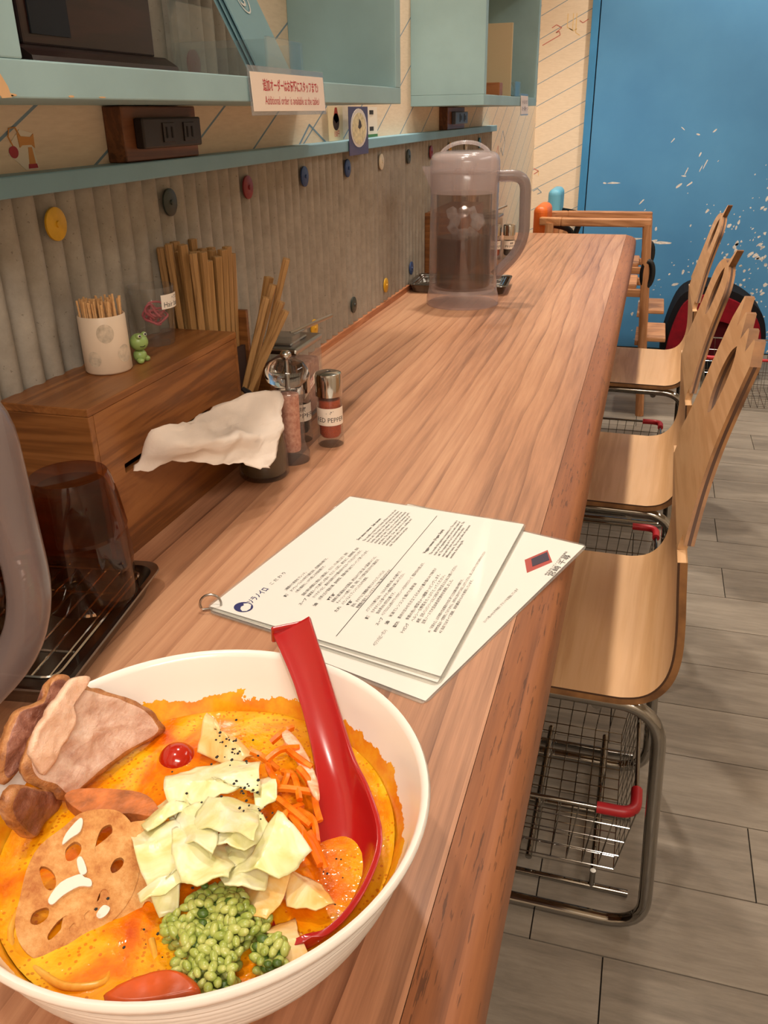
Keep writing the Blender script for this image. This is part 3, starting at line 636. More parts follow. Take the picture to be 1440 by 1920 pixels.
# green frog clinging to the cup
M_frog = plain('frog_green', (146, 172, 98), .35, vary=.06, vscale=60); M_eye = plain('eye_white', (236, 232, 222), .3); M_pup = plain('eye_black', (14, 14, 14), .3)
t = thing('frog_figurine', 'small green smiling frog figurine beside the toothpick cup', 'figurine', (-.5155, .792, TZ))
mb = MB(); mb.sphere((0, 0, .0225), .0098, 20, 14, (1.0, 1.05, .95)); mb.sphere((-.002, .002, .007), .0075, 16, 10, (1, 1, 1)); mb.build('body', M_frog, t, smooth=60)
for s in (-1, 1):
    MB().sphere((.0045, -.0010+s*.0055, .0300), .0030, 12, 8).build('eye_socket', M_frog, t, smooth=60)
    MB().sphere((.0068, -.0024+s*.0055, .0306), .0018, 10, 8).build('eye', M_eye, t, smooth=60)
    MB().sphere((.0079, -.0034+s*.0055, .0310), .0011, 8, 6).build('pupil', M_pup, t, smooth=60)
    MB().sphere((.003, s*.006, .0035), .0036, 10, 8, (1.2, .9, .9)).build('foot', M_frog, t, smooth=60)
MB().tube([(.0075+.0018*math.cos(a*1.2), -.0060+.0052*a, .0205-.0010*math.cos(a*1.5)) for a in [i*.25-1 for i in range(9)]], .0004, 5).build('mouth', M_pup, t)
# tumbler with hair ties
M_gl = clear('clear_glass', (246, 246, 244), .03)
t = thing('glass_tumbler', 'small clear glass holding pink hair ties, labelled in print', 'glass', (-.5445, .8745, TZ))
MB().lathe([(0, 0), (.0205, 0), (.0215, .002), (.0228, .018), (.0272, .066), (.0268, .0668), (.0260, .066), (.0212, .018), (.019, .0150), (0, .0145)], 36).build('body', M_gl, t, smooth=40)
mb = MB(); fn = lambda a, z: (.0278*math.cos(a)*(.93+.07*z/.066), .0278*math.sin(a)*(.93+.07*z/.066), z)
A0, A1 = R(-36), R(34); N = 14
mb.v += [fn(A0+(A1-A0)*i/N, z) for z in (.043, .059) for i in range(N+1)]
for i in range(N): mb.f.append((i, i+1, N+2+i, N+1+i)); mb.mi.append(0)
lb = mb.build('label', plain('paper_label', (234, 222, 208), .7), t)
mb = MB(); f2 = lambda x, y: tuple(c*1.004 if k < 2 else c for k, c in enumerate(fn(A0+.10+x/.027, .0450+y)))
put_text(mb, 'Hair band', .0085, f2, .030); f3 = lambda x, y: tuple(c*1.004 if k < 2 else c for k, c in enumerate(fn(A0+.55+x/.027, .0530+y))); put_text(mb, 'ヘアゴム', .0050, f3, .016); mb.build('label_print', M_blkp, lb)
M_pink = plain('pink_elastic', (214, 96, 112), .5, sss=.15)
for k in range(9):
    mb = MB(); rr = rc.uniform(.008, .013); ax = Matrix.Rotation(rc.uniform(0, 3.1), 3, 'Z') @ Matrix.Rotation(rc.uniform(.5, 1.5), 3, 'X')
    c = Vector((-.5445+rc.uniform(-.004, .004), .8745+rc.uniform(-.004, .004), TZ+.0205+.0014*k+rr*.75))
    mb.tube([c + ax @ Vector((rr*math.cos(a)*(1+.15*math.sin(3*a+k)), rr*.75*math.sin(a), .0018*math.sin(2*a+k))) for a in [2*math.pi*i/22 for i in range(22)]], .0013, 6, closed=True)
    tag(mb.build('hair_tie', M_pink, smooth=60), 'pink elastic hair tie tangled inside the small glass', 'hair tie', 'hair ties in the glass')
# paper tissue drawn out of the slot
G = [[(-0.475,0.681,0.810),(-0.475,0.685,0.812),(-0.475,0.690,0.816),(-0.474,0.696,0.820),(-0.474,0.702,0.823)],
     [(-0.462,0.692,0.810),(-0.460,0.694,0.818),(-0.455,0.693,0.831),(-0.452,0.696,0.844),(-0.450,0.701,0.853)],
     [(-0.440,0.708,0.814),(-0.436,0.708,0.822),(-0.428,0.706,0.836),(-0.434,0.726,0.841),(-0.442,0.748,0.841)],
     [(-0.425,0.745,0.799),(-0.424,0.757,0.804),(-0.416,0.757,0.820),(-0.432,0.782,0.821),(-0.456,0.821,0.830)],
     [(-0.408,0.772,0.788),(-0.412,0.788,0.794),(-0.406,0.795,0.812),(-0.432,0.841,0.813),(-0.448,0.871,0.832)],
     [(-0.394,0.795,0.778),(-0.398,0.815,0.785),(-0.402,0.838,0.799),(-0.414,0.867,0.811),(-0.430,0.899,0.830)],
     [(-0.384,0.814,0.770),(-0.388,0.841,0.779),(-0.394,0.876,0.793),(-0.402,0.905,0.809),(-0.416,0.934,0.825)]]
def surf(G, nu, nv):
    rows = [sm(r, nu) for r in G]; cols = [sm([r[k] for r in rows], nv) for k in range(len(rows[0]))]
    return [[cols[k][i] for k in range(len(cols))] for i in range(len(cols[0]))]
S = surf(G, 6, 5); mb = MB(); H, W = len(S), len(S[0])
from mathutils import noise as mno
mb.v = [tuple(p + Vector((mno.noise(p*45)*.006 + abs(mno.noise(p*80))*.006, 0, mno.noise(p*38+Vector((7, 3, 1)))*.006 - abs(mno.noise(p*70+Vector((2, 2, 2))))*.005))) for r in S for p in r]
for i in range(H-1):
    for k in range(W-1): mb.f.append((i*W+k, i*W+k+1, (i+1)*W+k+1, (i+1)*W+k)); mb.mi.append(0)
o = mb.build('paper_tissue', M_tis, smooth=180); sd = o.modifiers.new('thickness', 'SOLIDIFY'); sd.thickness = .0005
tag(o, 'crumpled white paper tissue hanging out of the box slot', 'tissue')
# shakers
M_chr = plain('chrome', (196, 192, 186), .12, metal=1.0); M_steel = plain('brushed_steel', (168, 164, 158), .28, metal=1.0)
M_lab = plain('white_label', (236, 224, 208), .6)
def shaker(x, y, label, mat, jp, en, a0, fill=.060, rot=0, sc=1.0):
    t = thing('pepper_shaker', label, 'shaker', (x, y, ZC), rot, 'glass pepper shakers')
    MB().lathe([(0, 0), (.0170, 0), (.0180, .002), (.0180, .010), (.0172, .014), (.0166, .058), (.0160, .070), (.0150, .070), (.0150, .016), (.012, .0115), (0, .0105)], 32).build('glass', M_gl, t, smooth=40)
    MB().lathe([(0, .0112), (.0115, .0120), (.0146, .0165), (.0146, fill+.004), (0, fill+.004)], 28).build('spice', mat, t, smooth=40)
    MB().lathe([(.0158, .070), (.0182, .070), (.0182, .096), (.0172, .100), (.012, .1018), (.0035, .1022), (.0032, .1012), (0, .1012)], 32).build('cap', M_chr, t, smooth=35)
    MB().lathe([(0, .1014), (.0030, .1014), (.0030, .1018), (0, .1018)], 12).build('pour_hole', M_slot, t)
    fn = lambda a, z, k=1.0: (.0174*k*math.cos(a), .0174*k*math.sin(a), z)
    mb = MB(); N = 40; A = [R(a0-100)+R(200)*i/N for i in range(N+1)]; mb.v = [fn(a, z) for z in (.031, .055) for a in A]
    for i in range(N): mb.f.append((i, i+1, N+2+i, N+1+i)); mb.mi.append(0)
    lb = mb.build('label', M_lab, t, smooth=60)
    mb = MB(); wd = .043; put_text(mb, en, .0092, lambda u, v: fn(R(a0)+(u-wd/2)/.0174, .0360+v, 1.006), wd); put_text(mb, jp, .0072, lambda u, v: fn(R(a0)+(u-.006)/.0174, .0455+v, 1.006), .012, True)
    mb.build('label_print', M_blkp, lb)
    return t
def spice(name, c1, c2, sc):
    t = NT(name); n = t.noise(t.coords(), sc, 3, .7); t.l(t.ramp(n, [(.35, c1), (.65, c2)]), t.b.inputs['Base Color']); t.b.inputs['Roughness'].default_value = .9; t.b.inputs['Specular IOR Level'].default_value = .1; MATS[name] = t.m; return t.m
M_rp = spice('chilli_powder', (150, 50, 12), (216, 92, 32), 900); M_bp = spice('black_pepper', (44, 38, 32), (92, 82, 70), 700)
shaker(-.3885, 1.0275, 'glass shaker of red chilli powder with chrome cap and label', M_rp, '一味', 'RED PEPPER', -68)
shaker(-.4365, 1.0330, 'glass shaker of dark pepper behind the pink salt mill', M_bp, '胡椒', 'PEPPER', -52, .045)
# salt mill
M_salt = spice('pink_salt', (196, 128, 104), (232, 178, 152), 160); M_ac2 = clear('mill_acrylic', (240, 238, 236), .07, rough=.04)
M_rgl = NT('solid_acrylic'); M_rgl.b.inputs['Transmission Weight'].default_value = 1.0; M_rgl.b.inputs['Roughness'].default_value = .02; M_rgl.b.inputs['IOR'].default_value = 1.45; M_rgl = M_rgl.m
t = thing('salt_mill', 'clear acrylic salt mill filled with pink rock salt', 'salt mill', (-.4175, .9585, ZC))
MB().lathe([(0, 0), (.0225, 0), (.0232, .003), (.0232, .012), (.0190, .020), (.0180, .026), (.0180, .078), (.0215, .086), (.0215, .092), (.0175, .097), (.0160, .0985), (0, .0985)], 36).build('body', M_ac2, t, smooth=40)
MB().lathe([(0, .014), (.0115, .014), (.0125, .020), (.0130, .089), (0, .091)], 28).build('salt', M_salt, t, smooth=40)
MB().lathe([(0, .0990), (.0165, .0990), (.0200, .1035), (.0262, .1085), (.0282, .1150), (.0270, .1225), (.0215, .1300), (.0120, .1345), (0, .1350)], 36).build('dome', M_rgl, t, smooth=50)
MB().lathe([(0, .1350), (.0052, .1352), (.0072, .1385), (.0068, .1425), (.0040, .1455), (0, .1462)], 24).build('knob', M_chr, t, smooth=50)
MB().tube([(0, 0, .0985), (0, 0, .134)], .0022, 10).build('spindle', M_steel, t)
# vinegar bottle
M_oil = clear('olive_glass', (206, 186, 110), .40, (104, 86, 26), .04)
t = thing('vinegar_bottle', 'squat glass bottle of olive-brown liquid with a black cap under the tissue', 'bottle', (-.4325, .9025, ZC))
MB().lathe([(0, 0), (.0285, 0), (.0315, .004), (.0312, .012), (.0300, .040), (.0262, .066), (.0180, .076), (.0165, .080), (.0150, .080), (.0150, .074), (.0245, .062), (.0285, .038), (.0295, .010), (.0270, .005), (0, .005)], 36).build('glass', M_gl, t, smooth=40)
MB().lathe([(0, .0055), (.0268, .0055), (.0292, .010), (.0283, .038), (.0255, .058), (0, .058)], 32).build('liquid', M_oil, t, smooth=40)
M_bpl = plain('black_plastic', (18, 18, 20), .35)
MB().lathe([(0, .0795), (.0190, .0795), (.0195, .083), (.0190, .092), (.0120, .096), (0, .097)], 28).build('cap', M_bpl, t, smooth=40)
MB().tube([(-.006, .002, .094), (-.016, .006, .104), (-.024, .008, .108)], [.005, .004, .003], 10).build('spout', M_bpl, t, smooth=60)
# clear box of ginger with steel lid and spoon
M_gin = spice('pink_ginger', (150, 96, 82), (196, 140, 120), 120)
def ginger_box(dy, label, sp=True):
    t = thing('condiment_box', label, 'condiment box', (-.488, 1.122+dy, ZC), 0, 'clear condiment boxes with steel lids')
    x0, x1, y0, y1, h = -.036, .034, -.044, .056, .106; th = .0025
    mb = MB(); mb.box(x0, x1, y0, y1, 0, th); mb.box(x0, x0+th, y0, y1, th, h); mb.box(x1-th, x1, y0, y1, th, h); mb.box(x0+th, x1-th, y0, y0+th, th, h); mb.box(x0+th, x1-th, y1-th, y1, th, h)
    mb.build('box', M_acr, t, bevel=.0008)
    MB().box(x0+.003, x1-.003, y0+.003, y1-.003, .003, .082).build('ginger', M_gin, t, bevel=.004)
    MB().box(x0-.002, x1+.002, y0-.002, y1+.002, h, h+.009).build('lid', M_steel, t, bevel=.003)
    MB().box(x0+.012, x1-.012, y0+.014, y1-.026, h+.009, h+.0125).build('lid_panel', M_steel, t, bevel=.0015)
    MB().box(x0+.004, x1-.004, y0-.001, y0+.030, h+.0092, h+.026).build('lid_flap', M_acr, t, bevel=.001)
    MB().tube([(x0+.03, y1-.02, h+.0105), (x0+.055, y1+.012, h+.020), (x0+.075, y1+.04, h+.027)], [.004, .0035, .003], 8, flat=.4).build('spoon_handle', M_steel, t, smooth=60)
    lb = MB().slab([(x1+.0003, y0+.022, .036), (x1+.0003, y0+.070, .050), (x1+.0003, y0+.070, .064), (x1+.0003, y0+.022, .050)], .0003, normal=(1, 0, 0)).build('label', M_lab, t)
    q = MB(); fn = lambda o: (lambda u, v: (x1+.0006, y0+.026+u*.96, .039+o+u*.28+v)); put_text(q, 'きざみ生姜', .0075, fn(.0068), .035); put_text(q, 'Pickled ginger', .006, fn(.001), .035); q.build('label_print', M_redp, lb)
ginger_box(0, 'clear box of pickled ginger with steel lid behind the pepper shakers')
# ---- serving trays with racks and upturned tumblers
M_trm = plain('dark_steel_tray', (140, 136, 130), .25, metal=1.0)
def tray(loc, rot, wx, wy, label):
    t = thing('metal_tray', label, 'tray', loc, rot, 'metal drip trays on the counter')
    def loop(a, b, z, r=.018, n=6): 
        out = []
        for cx, cy, s in ((a-r, b-r, 0), (-a+r, b-r, 90), (-a+r, -b+r, 180), (a-r, -b+r, 270)):
            for k in range(n+1): an = R(s+90*k/n); out.append((cx+r*math.cos(an), cy+r*math.sin(an), z))
        return out
    a, b = wx/2, wy/2; L = [loop(a-.012, b-.012, .0), loop(a-.004, b-.004, .018), loop(a, b, .0205), loop(a-.0005, b-.0005, .0222), loop(a-.006, b-.006, .0205), loop(a-.014, b-.014, .0022)]
    mb = MB(); n = len(L[0])
    for l in L: mb.v += l
    for i in range(len(L)-1):
        for k in range(n): mb.f.append((i*n+k, i*n+(k+1) % n, (i+1)*n+(k+1) % n, (i+1)*n+k)); mb.mi.append(0)
    mb.f += [tuple(range(n))[::-1], tuple((len(L)-1)*n+k for k in range(n))]; mb.mi += [0, 0]
    mb.build('pan', M_trm, t, smooth=45)
    rk = MB(); z = .0200
    for k in range(9): x = -a+.022+(wx-.044)*k/8; rk.tube([(x, -b+.018, z), (x, b-.018, z)], .0011, 6)
    rk.tube(arc_path([(-a+.016, -b+.018, z), (a-.016, -b+.018, z), (a-.016, b-.018, z), (-a+.016, b-.018, z), (-a+.016, -b+.018, z)], .012), .0016, 6)
    for y in (-b*.45, b*.45): rk.tube([(-a+.016, y, z-.0025), (a-.016, y, z-.0025)], .0016, 6); rk.tube([(-a+.018, y, z-.002), (-a+.018, y, .003)], .0014, 6); rk.tube([(a-.018, y, z-.002), (a-.018, y, .003)], .0014, 6)
    rk.build('rack', M_chr, t, smooth=50)
    return t
tray((-.478, .514, ZC), R(8.6), .160, .205, 'dark metal tray holding upturned brown tumblers by the tissue box')
M_brn = clear('smoked_brown_glass', (220, 190, 160), .04, (70, 44, 28), .04)
_tm = None
def tumbler(x, y, z, label):
    global _tm
    if _tm: return dup(_tm, (x, y, z), rc.uniform(0, 1), label)
    t = thing('brown_tumbler', label, 'tumbler', (x, y, z), 0, 'upturned smoked brown tumblers')
    mb = MB(); n = 40; prof = [(.0420, 0), (.0425, .002), (.0412, .030), (.0422, .034), (.0398, .062), (.0408, .066), (.0372, .095), (.0340, .112), (.0318, .117), (.0290, .1165), (0, .1150), (0, .1060), (.029, .107), (.0345, .094), (.0378, .064), (.0390, .032), (.0405, .002)]
    mb.lathe(prof, n, close=True)
    # pressed facets
    mb.v = [(p[0]*(1+(.018*math.cos(10*math.atan2(p[1], p[0])) if .03 < p[2] < .098 else 0)), p[1]*(1+(.018*math.cos(10*math.atan2(p[1], p[0])) if .03 < p[2] < .098 else 0)), p[2]) for p in mb.v]
    mb.build('glass', M_brn, t, smooth=18)
    _tm = t; return t
tumbler(-.4490, .5570, ZC+.0217, 'upturned smoked brown tumbler next to the tissue box end')
tumbler(-.5080, .4800, ZC+.0217, 'upturned smoked brown tumbler beside the pitcher body')
# ---- pitchers
M_fro = clear('frosted_plastic', (246, 242, 242), .26, (240, 230, 230), .15, 1.45, .5); M_win = clear('pitcher_window', (248, 245, 243), .025, (206, 196, 196), .05)
M_hdl = clear('pitcher_handle_plastic', (214, 206, 206), .42, (166, 152, 150), .22, 1.45, .3)
M_wat = clear('water_refraction_tint', (200, 182, 166), .03, (120, 104, 92), .02, 1.33); M_ice = clear('ice', (240, 244, 248), .22, (240, 242, 246), .05)  # brown water tint stands in for the dark things refracted behind it
def pitcher(x, y, rot, label):
    t = thing('water_pitcher', label, 'pitcher', (x, y, ZC), rot, 'frosted plastic water pitchers')
    MB().lathe([(0, .004), (.0790, .004), (.0830, 0), (.0842, .004), (.0838, .018), (.0800, .034), (.0785, .040), (.0740, .040), (.0735, .032), (0, .030)], 56).build('base', M_fro, t, smooth=40)
    MB().lathe([(.0785, .040), (.0755, .250), (.0752, .286), (.0728, .286), (.0732, .250), (.0755, .040)], 56, close=True).build('body', M_win, t, smooth=40)
    mb = MB()
    for s in (0, 1):      # frosted side ribs of the body
        c = R(180*s); N = 10
        for za, zb, ra, rb in ((.041, .252, .0790, .0760),):
            o = len(mb.v); A = [c - .55 + 1.1*i/N for i in range(N+1)]
            mb.v += [(ra*math.cos(a), ra*math.sin(a), za) for a in A] + [(rb*math.cos(a), rb*math.sin(a), zb) for a in A]
            for i in range(N): mb.f.append((o+i, o+i+1, o+N+2+i, o+N+1+i)); mb.mi.append(0)
    mb.build('frosted_panel', M_fro, t, smooth=60)
    MB().lathe([(.0765, .246), (.0768, .286), (.0758, .2875), (.0754, .246)], 56, close=True).build('neck_band', M_fro, t, smooth=40)
    MB().lathe([(.0640, .042), (.0620, .245), (.0605, .245), (.0620, .042)], 48, close=True).build('inner_vessel', M_win, t, smooth=40)
    ld = MB().lathe([(.0600, .2880), (.0772, .2880), (.0776, .2900), (.0770, .3120), (.0740, .3220), (.0660, .3290), (.0500, .3320), (0, .3335), (0, .3300), (.0480, .3285), (.0640, .3250), (.0710, .3190), (.0735, .3110), (.0735, .2915), (.0600, .2910)], 56, close=False).build('lid', M_fro, t, smooth=35)
    pts = [(-.052, 0, .3285), (-.044, 0, .3365), (-.026, 0, .3460), (0, 0, .3495), (.026, 0, .3460), (.044, 0, .3365), (.052, 0, .3285)]
    MB().tube(sm(pts, 4), .0042, 10, flat=2.2).build('lid_grip', M_fro, ld, smooth=60)
    hp = arc_path([(.072, 0, .279), (.136, 0, .279), (.139, 0, .128), (.074, 0, .062)], .045, 8)
    MB().tube(hp, .0125, 14, flat=1.15).build('handle', M_hdl, t, smooth=60)
    MB().add([(-.0745, -.016, .250), (-.0745, .016, .250), (-.0745, -.022, .302), (-.0745, .022, .302), (-.096, -.003, .302), (-.096, .003, .302)], [(0, 2, 4), (1, 5, 3), (0, 4, 5, 1), (2, 3, 5, 4), (0, 1, 3, 2)]).build('spout', M_fro, t)
    return t
p2 = pitcher(-.4065, 1.992, R(17), 'frosted water pitcher half full of iced water in front of the far table set')
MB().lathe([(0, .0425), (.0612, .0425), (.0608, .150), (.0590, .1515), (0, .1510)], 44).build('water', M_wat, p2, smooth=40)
for k in range(9):
    mb = MB(); s = rc.uniform(.010, .014); a = k*2.4; rr = .020 + .022*(k % 2); mb.box(-s, s, -s*.9, s*.9, -s*.8, s*.8)
    o = mb.build('ice_cube', M_ice, bevel=.003); o.location = (-.4065+rr*math.cos(a), 1.992+rr*math.sin(a), ZC+.158+.022*(k//3)+rc.uniform(0, .006)); o.rotation_euler = (rc.uniform(0, 3), rc.uniform(0, 3), rc.uniform(0, 3))
    tag(o, 'clear ice cube floating in the far pitcher', 'ice cube', 'ice cubes in the pitcher')
pitcher(-.4610, .3110, math.atan2(.363-.311, -.318+.461), 'frosted water pitcher beside the ramen bowl, showing its thick handle')
# ---- the second table set, further along
D = 1.67
tissue_box(D, 'teak-brown tissue box standing behind the far pitcher', '')
chop_holder(D, 'teak-brown chopstick holder behind the far pitcher')
bundle(D, 2, 6, 'upright bamboo chopstick in the bundle behind the far pitcher')
ginger_box(D, 'clear condiment box with steel lid behind the far pitcher handle')
shaker(-.405, 2.670, 'small glass pepper shaker behind the far pitcher handle', M_bp, '胡椒', 'PEPPER', -50, .05)
shaker(-.445, 2.655, 'small glass chilli shaker beside the far tissue box', M_rp, '一味', 'RED PEPPER', -50, .05)
tray((-.448, 2.175, ZC), R(4), .25, .165, 'metal tray on the counter behind the far pitcher')
# ------------------------------------------------------------------ laminated menu sheets
M_pg = plain('menu_paper', (226, 221, 212), .55, coat=.25); M_film = clear('menu_film', (244, 244, 242), .12, (232, 230, 224), .06)
M_ink = plain('menu_ink', (46, 42, 40), .7); M_navy = plain('logo_navy', (34, 36, 92), .6)
def sheet(A, B, C, Dd, z, label, name='menu_sheet'):
    """A..D corners going round; u along A-B, v along A-D"""
    A, B, C, Dd = (Vector((*p, z)) for p in (A, B, C, Dd)); t = thing(name, label, 'menu', tuple((A+B+C+Dd)/4), 0, 'laminated menu sheets')
    P = lambda u, v, h=0: tuple(A*(1-u)*(1-v) + B*u*(1-v) + C*u*v + Dd*(1-u)*v + Vector((0, 0, h)))
    def rr(m, h, r=.03):
        out = []
        for cu, cv, s in ((m+r, m+r, 180), (1-m-r, m+r, 270), (1-m-r, 1-m-r, 0), (m+r, 1-m-r, 90)):
            for k in range(5): a = R(s+90*k/4); out.append(P(cu+r*math.cos(a), cv+r*math.sin(a), h))
        return out
    MB().slab(rr(0, .0009), .0009, normal=(0, 0, 1)).build('film', M_film, t, world=True)
    MB().slab(rr(.012, .0012, .004), .0003, normal=(0, 0, 1)).build('paper', M_pg, t, world=True)
    return t, P
# lower sheet: right corner over the counter edge strip, with a little picture and a signature
t, P = sheet((-.262, .548), (-.236, .862), (-.026, .806), (-.126, .508), ZC+.0003, 'laminated sheet with a red picture and signature under the printed menu')
MB().slab([P(.725, .865, .0014), P(.80, .80, .0014), P(.90, .855, .0014), P(.83, .925, .0014)], .0002, normal=(0, 0, 1)).build('picture', plain('picture_red', (168, 70, 60), .6), t, world=True)
MB().slab([P(.77, .862, .0017), P(.815, .825, .0017), P(.885, .862, .0017), P(.838, .905, .0017)], .0002, normal=(0, 0, 1)).build('picture', plain('picture_dark', (56, 44, 60), .6), t, world=True)
def line(mb, P, u, v, wd, s, size, h, bold=False, LU=.29, LV=.225):
    put_text(mb, s, size, lambda a, b: P(u+a/LU, v-b/LV, h), wd*LU, bold)
def lv(u0, v0, u1, v1, s, size):
    L = text2d(s, size)[2]; q = MB(); put_text(q, s, size, lambda a, b: P(u0+(u1-u0)*a/L - (v1-v0)*b*3.2, v0+(v1-v0)*a/L-b*4.0, .0015)); q.build('lettering', M_ink, t, world=True)
lv(.40, .90, .62, .90, 'という思いから千年続くブランドを目指しています', .0042); lv(.74, .955, .92, .945, '株式会社ソラノイロ代表取締役', .0032); lv(.74, .985, .90, .975, '宮崎 千尋', .0085)
# middle sheet and the printed page on top
sheet((-.349, .584), (-.303, .853), (-.094, .832), (-.120, .531), ZC+.0018, 'laminated sheet directly beneath the printed ramen menu')
t, P = sheet((-.3525, .5875), (-.3052, .8586), (-.0936, .8354), (-.119, .5375), ZC+.0033, 'top laminated ramen menu page with dense printed text and ring')
q = MB(); nv = MB()
for u, v, wd, s, size, bold in PAGE_JP: line(nv if s == 'ソラノイロ' else q, P, u, v, wd, s, size*.225*.92, .0014, bold)
for L, hd, v0, dv in ((EN1, HEAD1, .292, .0195), (EN2, HEAD2, .632, .0195)):
    line(q, P, .637, v0, .20, hd, .0042, .0014, True)
    for i, s in enumerate(L): line(q, P, .638, v0+.030+dv*i, (.295, .29, .285, .29, .29, .26, .24, .165)[i] if L is EN1 else (.29, .285, .29, .24, .27, .145)[i], s, .0040, .0014)
MB().slab([P(.049, .556, .0015), P(.940, .542, .0015), P(.940, .5445, .0015), P(.049, .5585, .0015)], .0001, normal=(0, 0, 1)).build('rule_line', M_ink, t, world=True)
q.build('lettering', M_ink, t, world=True)
ring = [(.058+.030*math.cos(a), .135+.039*math.sin(a)) for a in [2*math.pi*i/24 for i in range(24)]]
nv.slab([P(u, v, .0015) for u, v in ring], .0001, normal=(0, 0, 1)); nv.build('logo', M_navy, t, world=True)
wm = MB(); wm.slab([P(.034+.05*x, .140-.03*y, .0018) for x, y in ((0, -.3), (.15, .2), (.4, .45), (.62, .3), (.8, .6), (.98, .1), (.9, -.5), (.5, -.9), (.15, -.8))], .0001, normal=(0, 0, 1)); wm.build('logo_motif', M_pg, t, world=True)
c = Vector(P(.022, .03)); ux = (Vector(P(0, 0))-Vector(P(.06, .10))).normalized()
MB().tube([tuple(c + ux*(.004 + .0095*math.cos(a)) + Vector((0, 0, .004 + .0095*math.sin(a)))) for a in [2*math.pi*i/28 - .4 for i in range(28)] if .0095*math.sin(a) > -.0060], .0011, 8).build('binder_ring', M_steel, t, world=True, smooth=60)
# ------------------------------------------------------------------ chairs
M_ven = wood('birch_veneer', (192, 146, 100), (206, 162, 116), (216, 174, 130), 'Y', .5, rough=.42)
M_ply = NT('plywood_edge'); _n = M_ply.noise(M_ply.coords('Object', (6, 6, 6)), 3, 4); M_ply.l(M_ply.ramp(_n, [(.35, (92, 58, 30)), (.65, (150, 104, 60))]), M_ply.b.inputs['Base Color']); M_ply.b.inputs['Roughness'].default_value = .6; M_ply = M_ply.m
M_plyd = plain('plywood_glue_line', (70, 42, 22), .7)
M_cchr = plain('chair_chrome', (158, 155, 150), .08, metal=1.0)
SHELL = [(-.340, .430), (-.30, .4335), (-.10, .4315), (.010, .4300), (.034, .4310), (.055, .4365), (.072, .448), (.085, .4665), (.0925, .490), (.0950, .520), (.0930, .560), (.0885, .605), (.0845, .647)]
def px(z): return .0735 + .20*(z-.650) + .25*max(0, z-.70)**2
